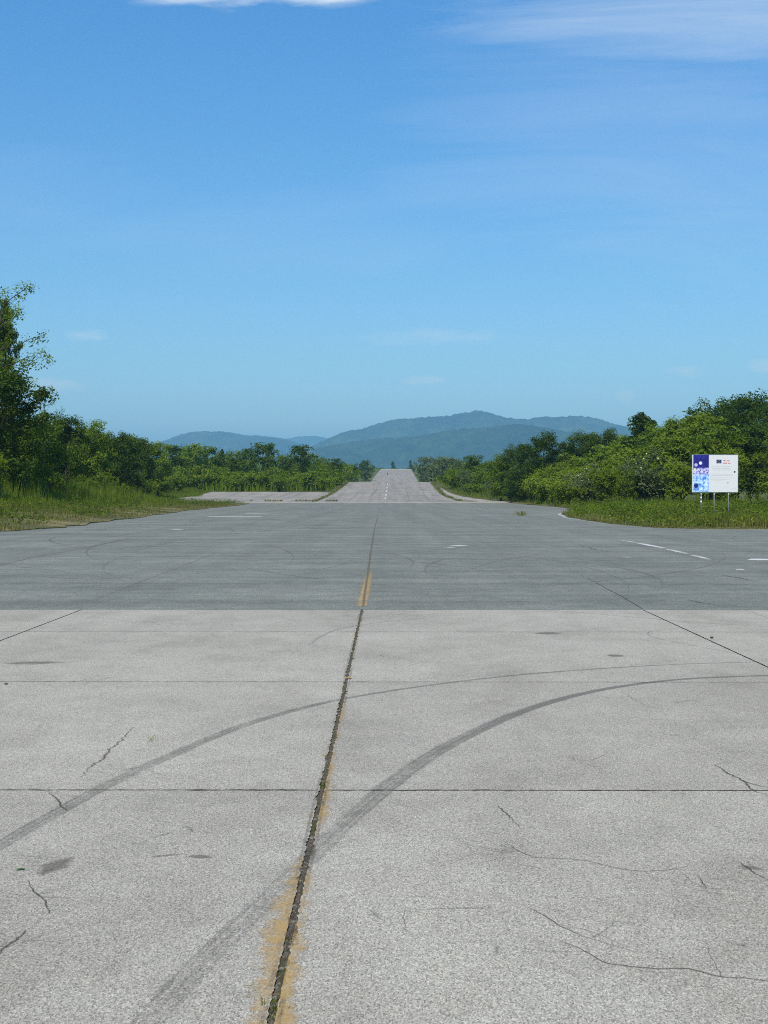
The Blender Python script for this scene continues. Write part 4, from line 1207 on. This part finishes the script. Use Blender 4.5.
addc(cloud(blob(pu(85), pv_(336), .022, .008), nf, .35, 1.0, .30))
addc(cloud(blob(pu(50), pv_(386), .035, .010), nf, .35, 1.0, .45))
addc(cloud(blob(pu(429), pv_(381), .026, .0055), nf, .35, 1.0, .35))
addc(cloud(blob(pu(688), pv_(372), .026, .006), nf, .35, 1.0, .35))
addc(cloud(blob(pu(625), pv_(396), .010, .008), nf, .35, 1.0, .30))
addc(cloud(blob(pu(430), pv_(338), .09, .010), nf, .35, 1.3, .25))
addc(cloud(blob(pu(765), pv_(366), .02, .008), nf, .35, 1.0, .35))
front = wt.maprange(sp.outputs[1], .05, .3, 0, 1)
acc = wt.math('MULTIPLY', acc, front)
grad = wt.ramp(sp.outputs[2], [(.0, (1.18,1.16,1.05)), (.10, (1.0,1.11,1.07)), (.36, (.76,1.15,1.32)), (.75, (.80,.98,1.10))])
skyc = wt.mix(acc, wt.mix(1.0, hsv.outputs[0], grad, 'MULTIPLY'), (7.7, 8.1, 8.1))
wt.l(skyc, bg.inputs['Color']); bg.inputs['Strength'].default_value = .103
wt.l(bg.outputs[0], out.inputs['Surface'])

sd = bpy.data.lights.new('sun', 'SUN'); sd.energy = 4.3; sd.angle = math.radians(.53); sd.color = (1, .925, .77)
so = link(bpy.data.objects.new('sun', sd))
to_sun = Vector((math.sin(AZ)*math.cos(EL), math.cos(AZ)*math.cos(EL), math.sin(EL)))
so.rotation_euler = to_sun.to_track_quat('Z', 'Y').to_euler(); so.location = (-60, -60, 120)

# ------------------------------------------------------------------ camera
cd = bpy.data.cameras.new('camera'); cam = link(bpy.data.objects.new('camera', cd))
cd.sensor_fit = 'VERTICAL'; cd.sensor_height = 24; cd.lens = 24*F/1024
cd.clip_start = .1; cd.clip_end = 60000
cam.location = (0, 0, H)
cam.rotation_euler = (PI/2 - math.atan((512-VY)/F), 0, math.atan((VX-384)/F))
SC.camera = cam
SC.view_settings.view_transform = 'Standard'; SC.view_settings.look = 'None'
SC.view_settings.exposure = 0.4; SC.view_settings.gamma = 1; SC.view_settings.use_curve_mapping = False
SC.render.engine = 'CYCLES'
SC.cycles.use_denoising = False
SC.cycles.pixel_filter_type = 'BLACKMAN_HARRIS'; SC.cycles.filter_width = 1.05
SC.cycles.volume_bounces = 0; SC.cycles.max_bounces = 6; SC.cycles.diffuse_bounces = 3; SC.cycles.transparent_max_bounces = 12
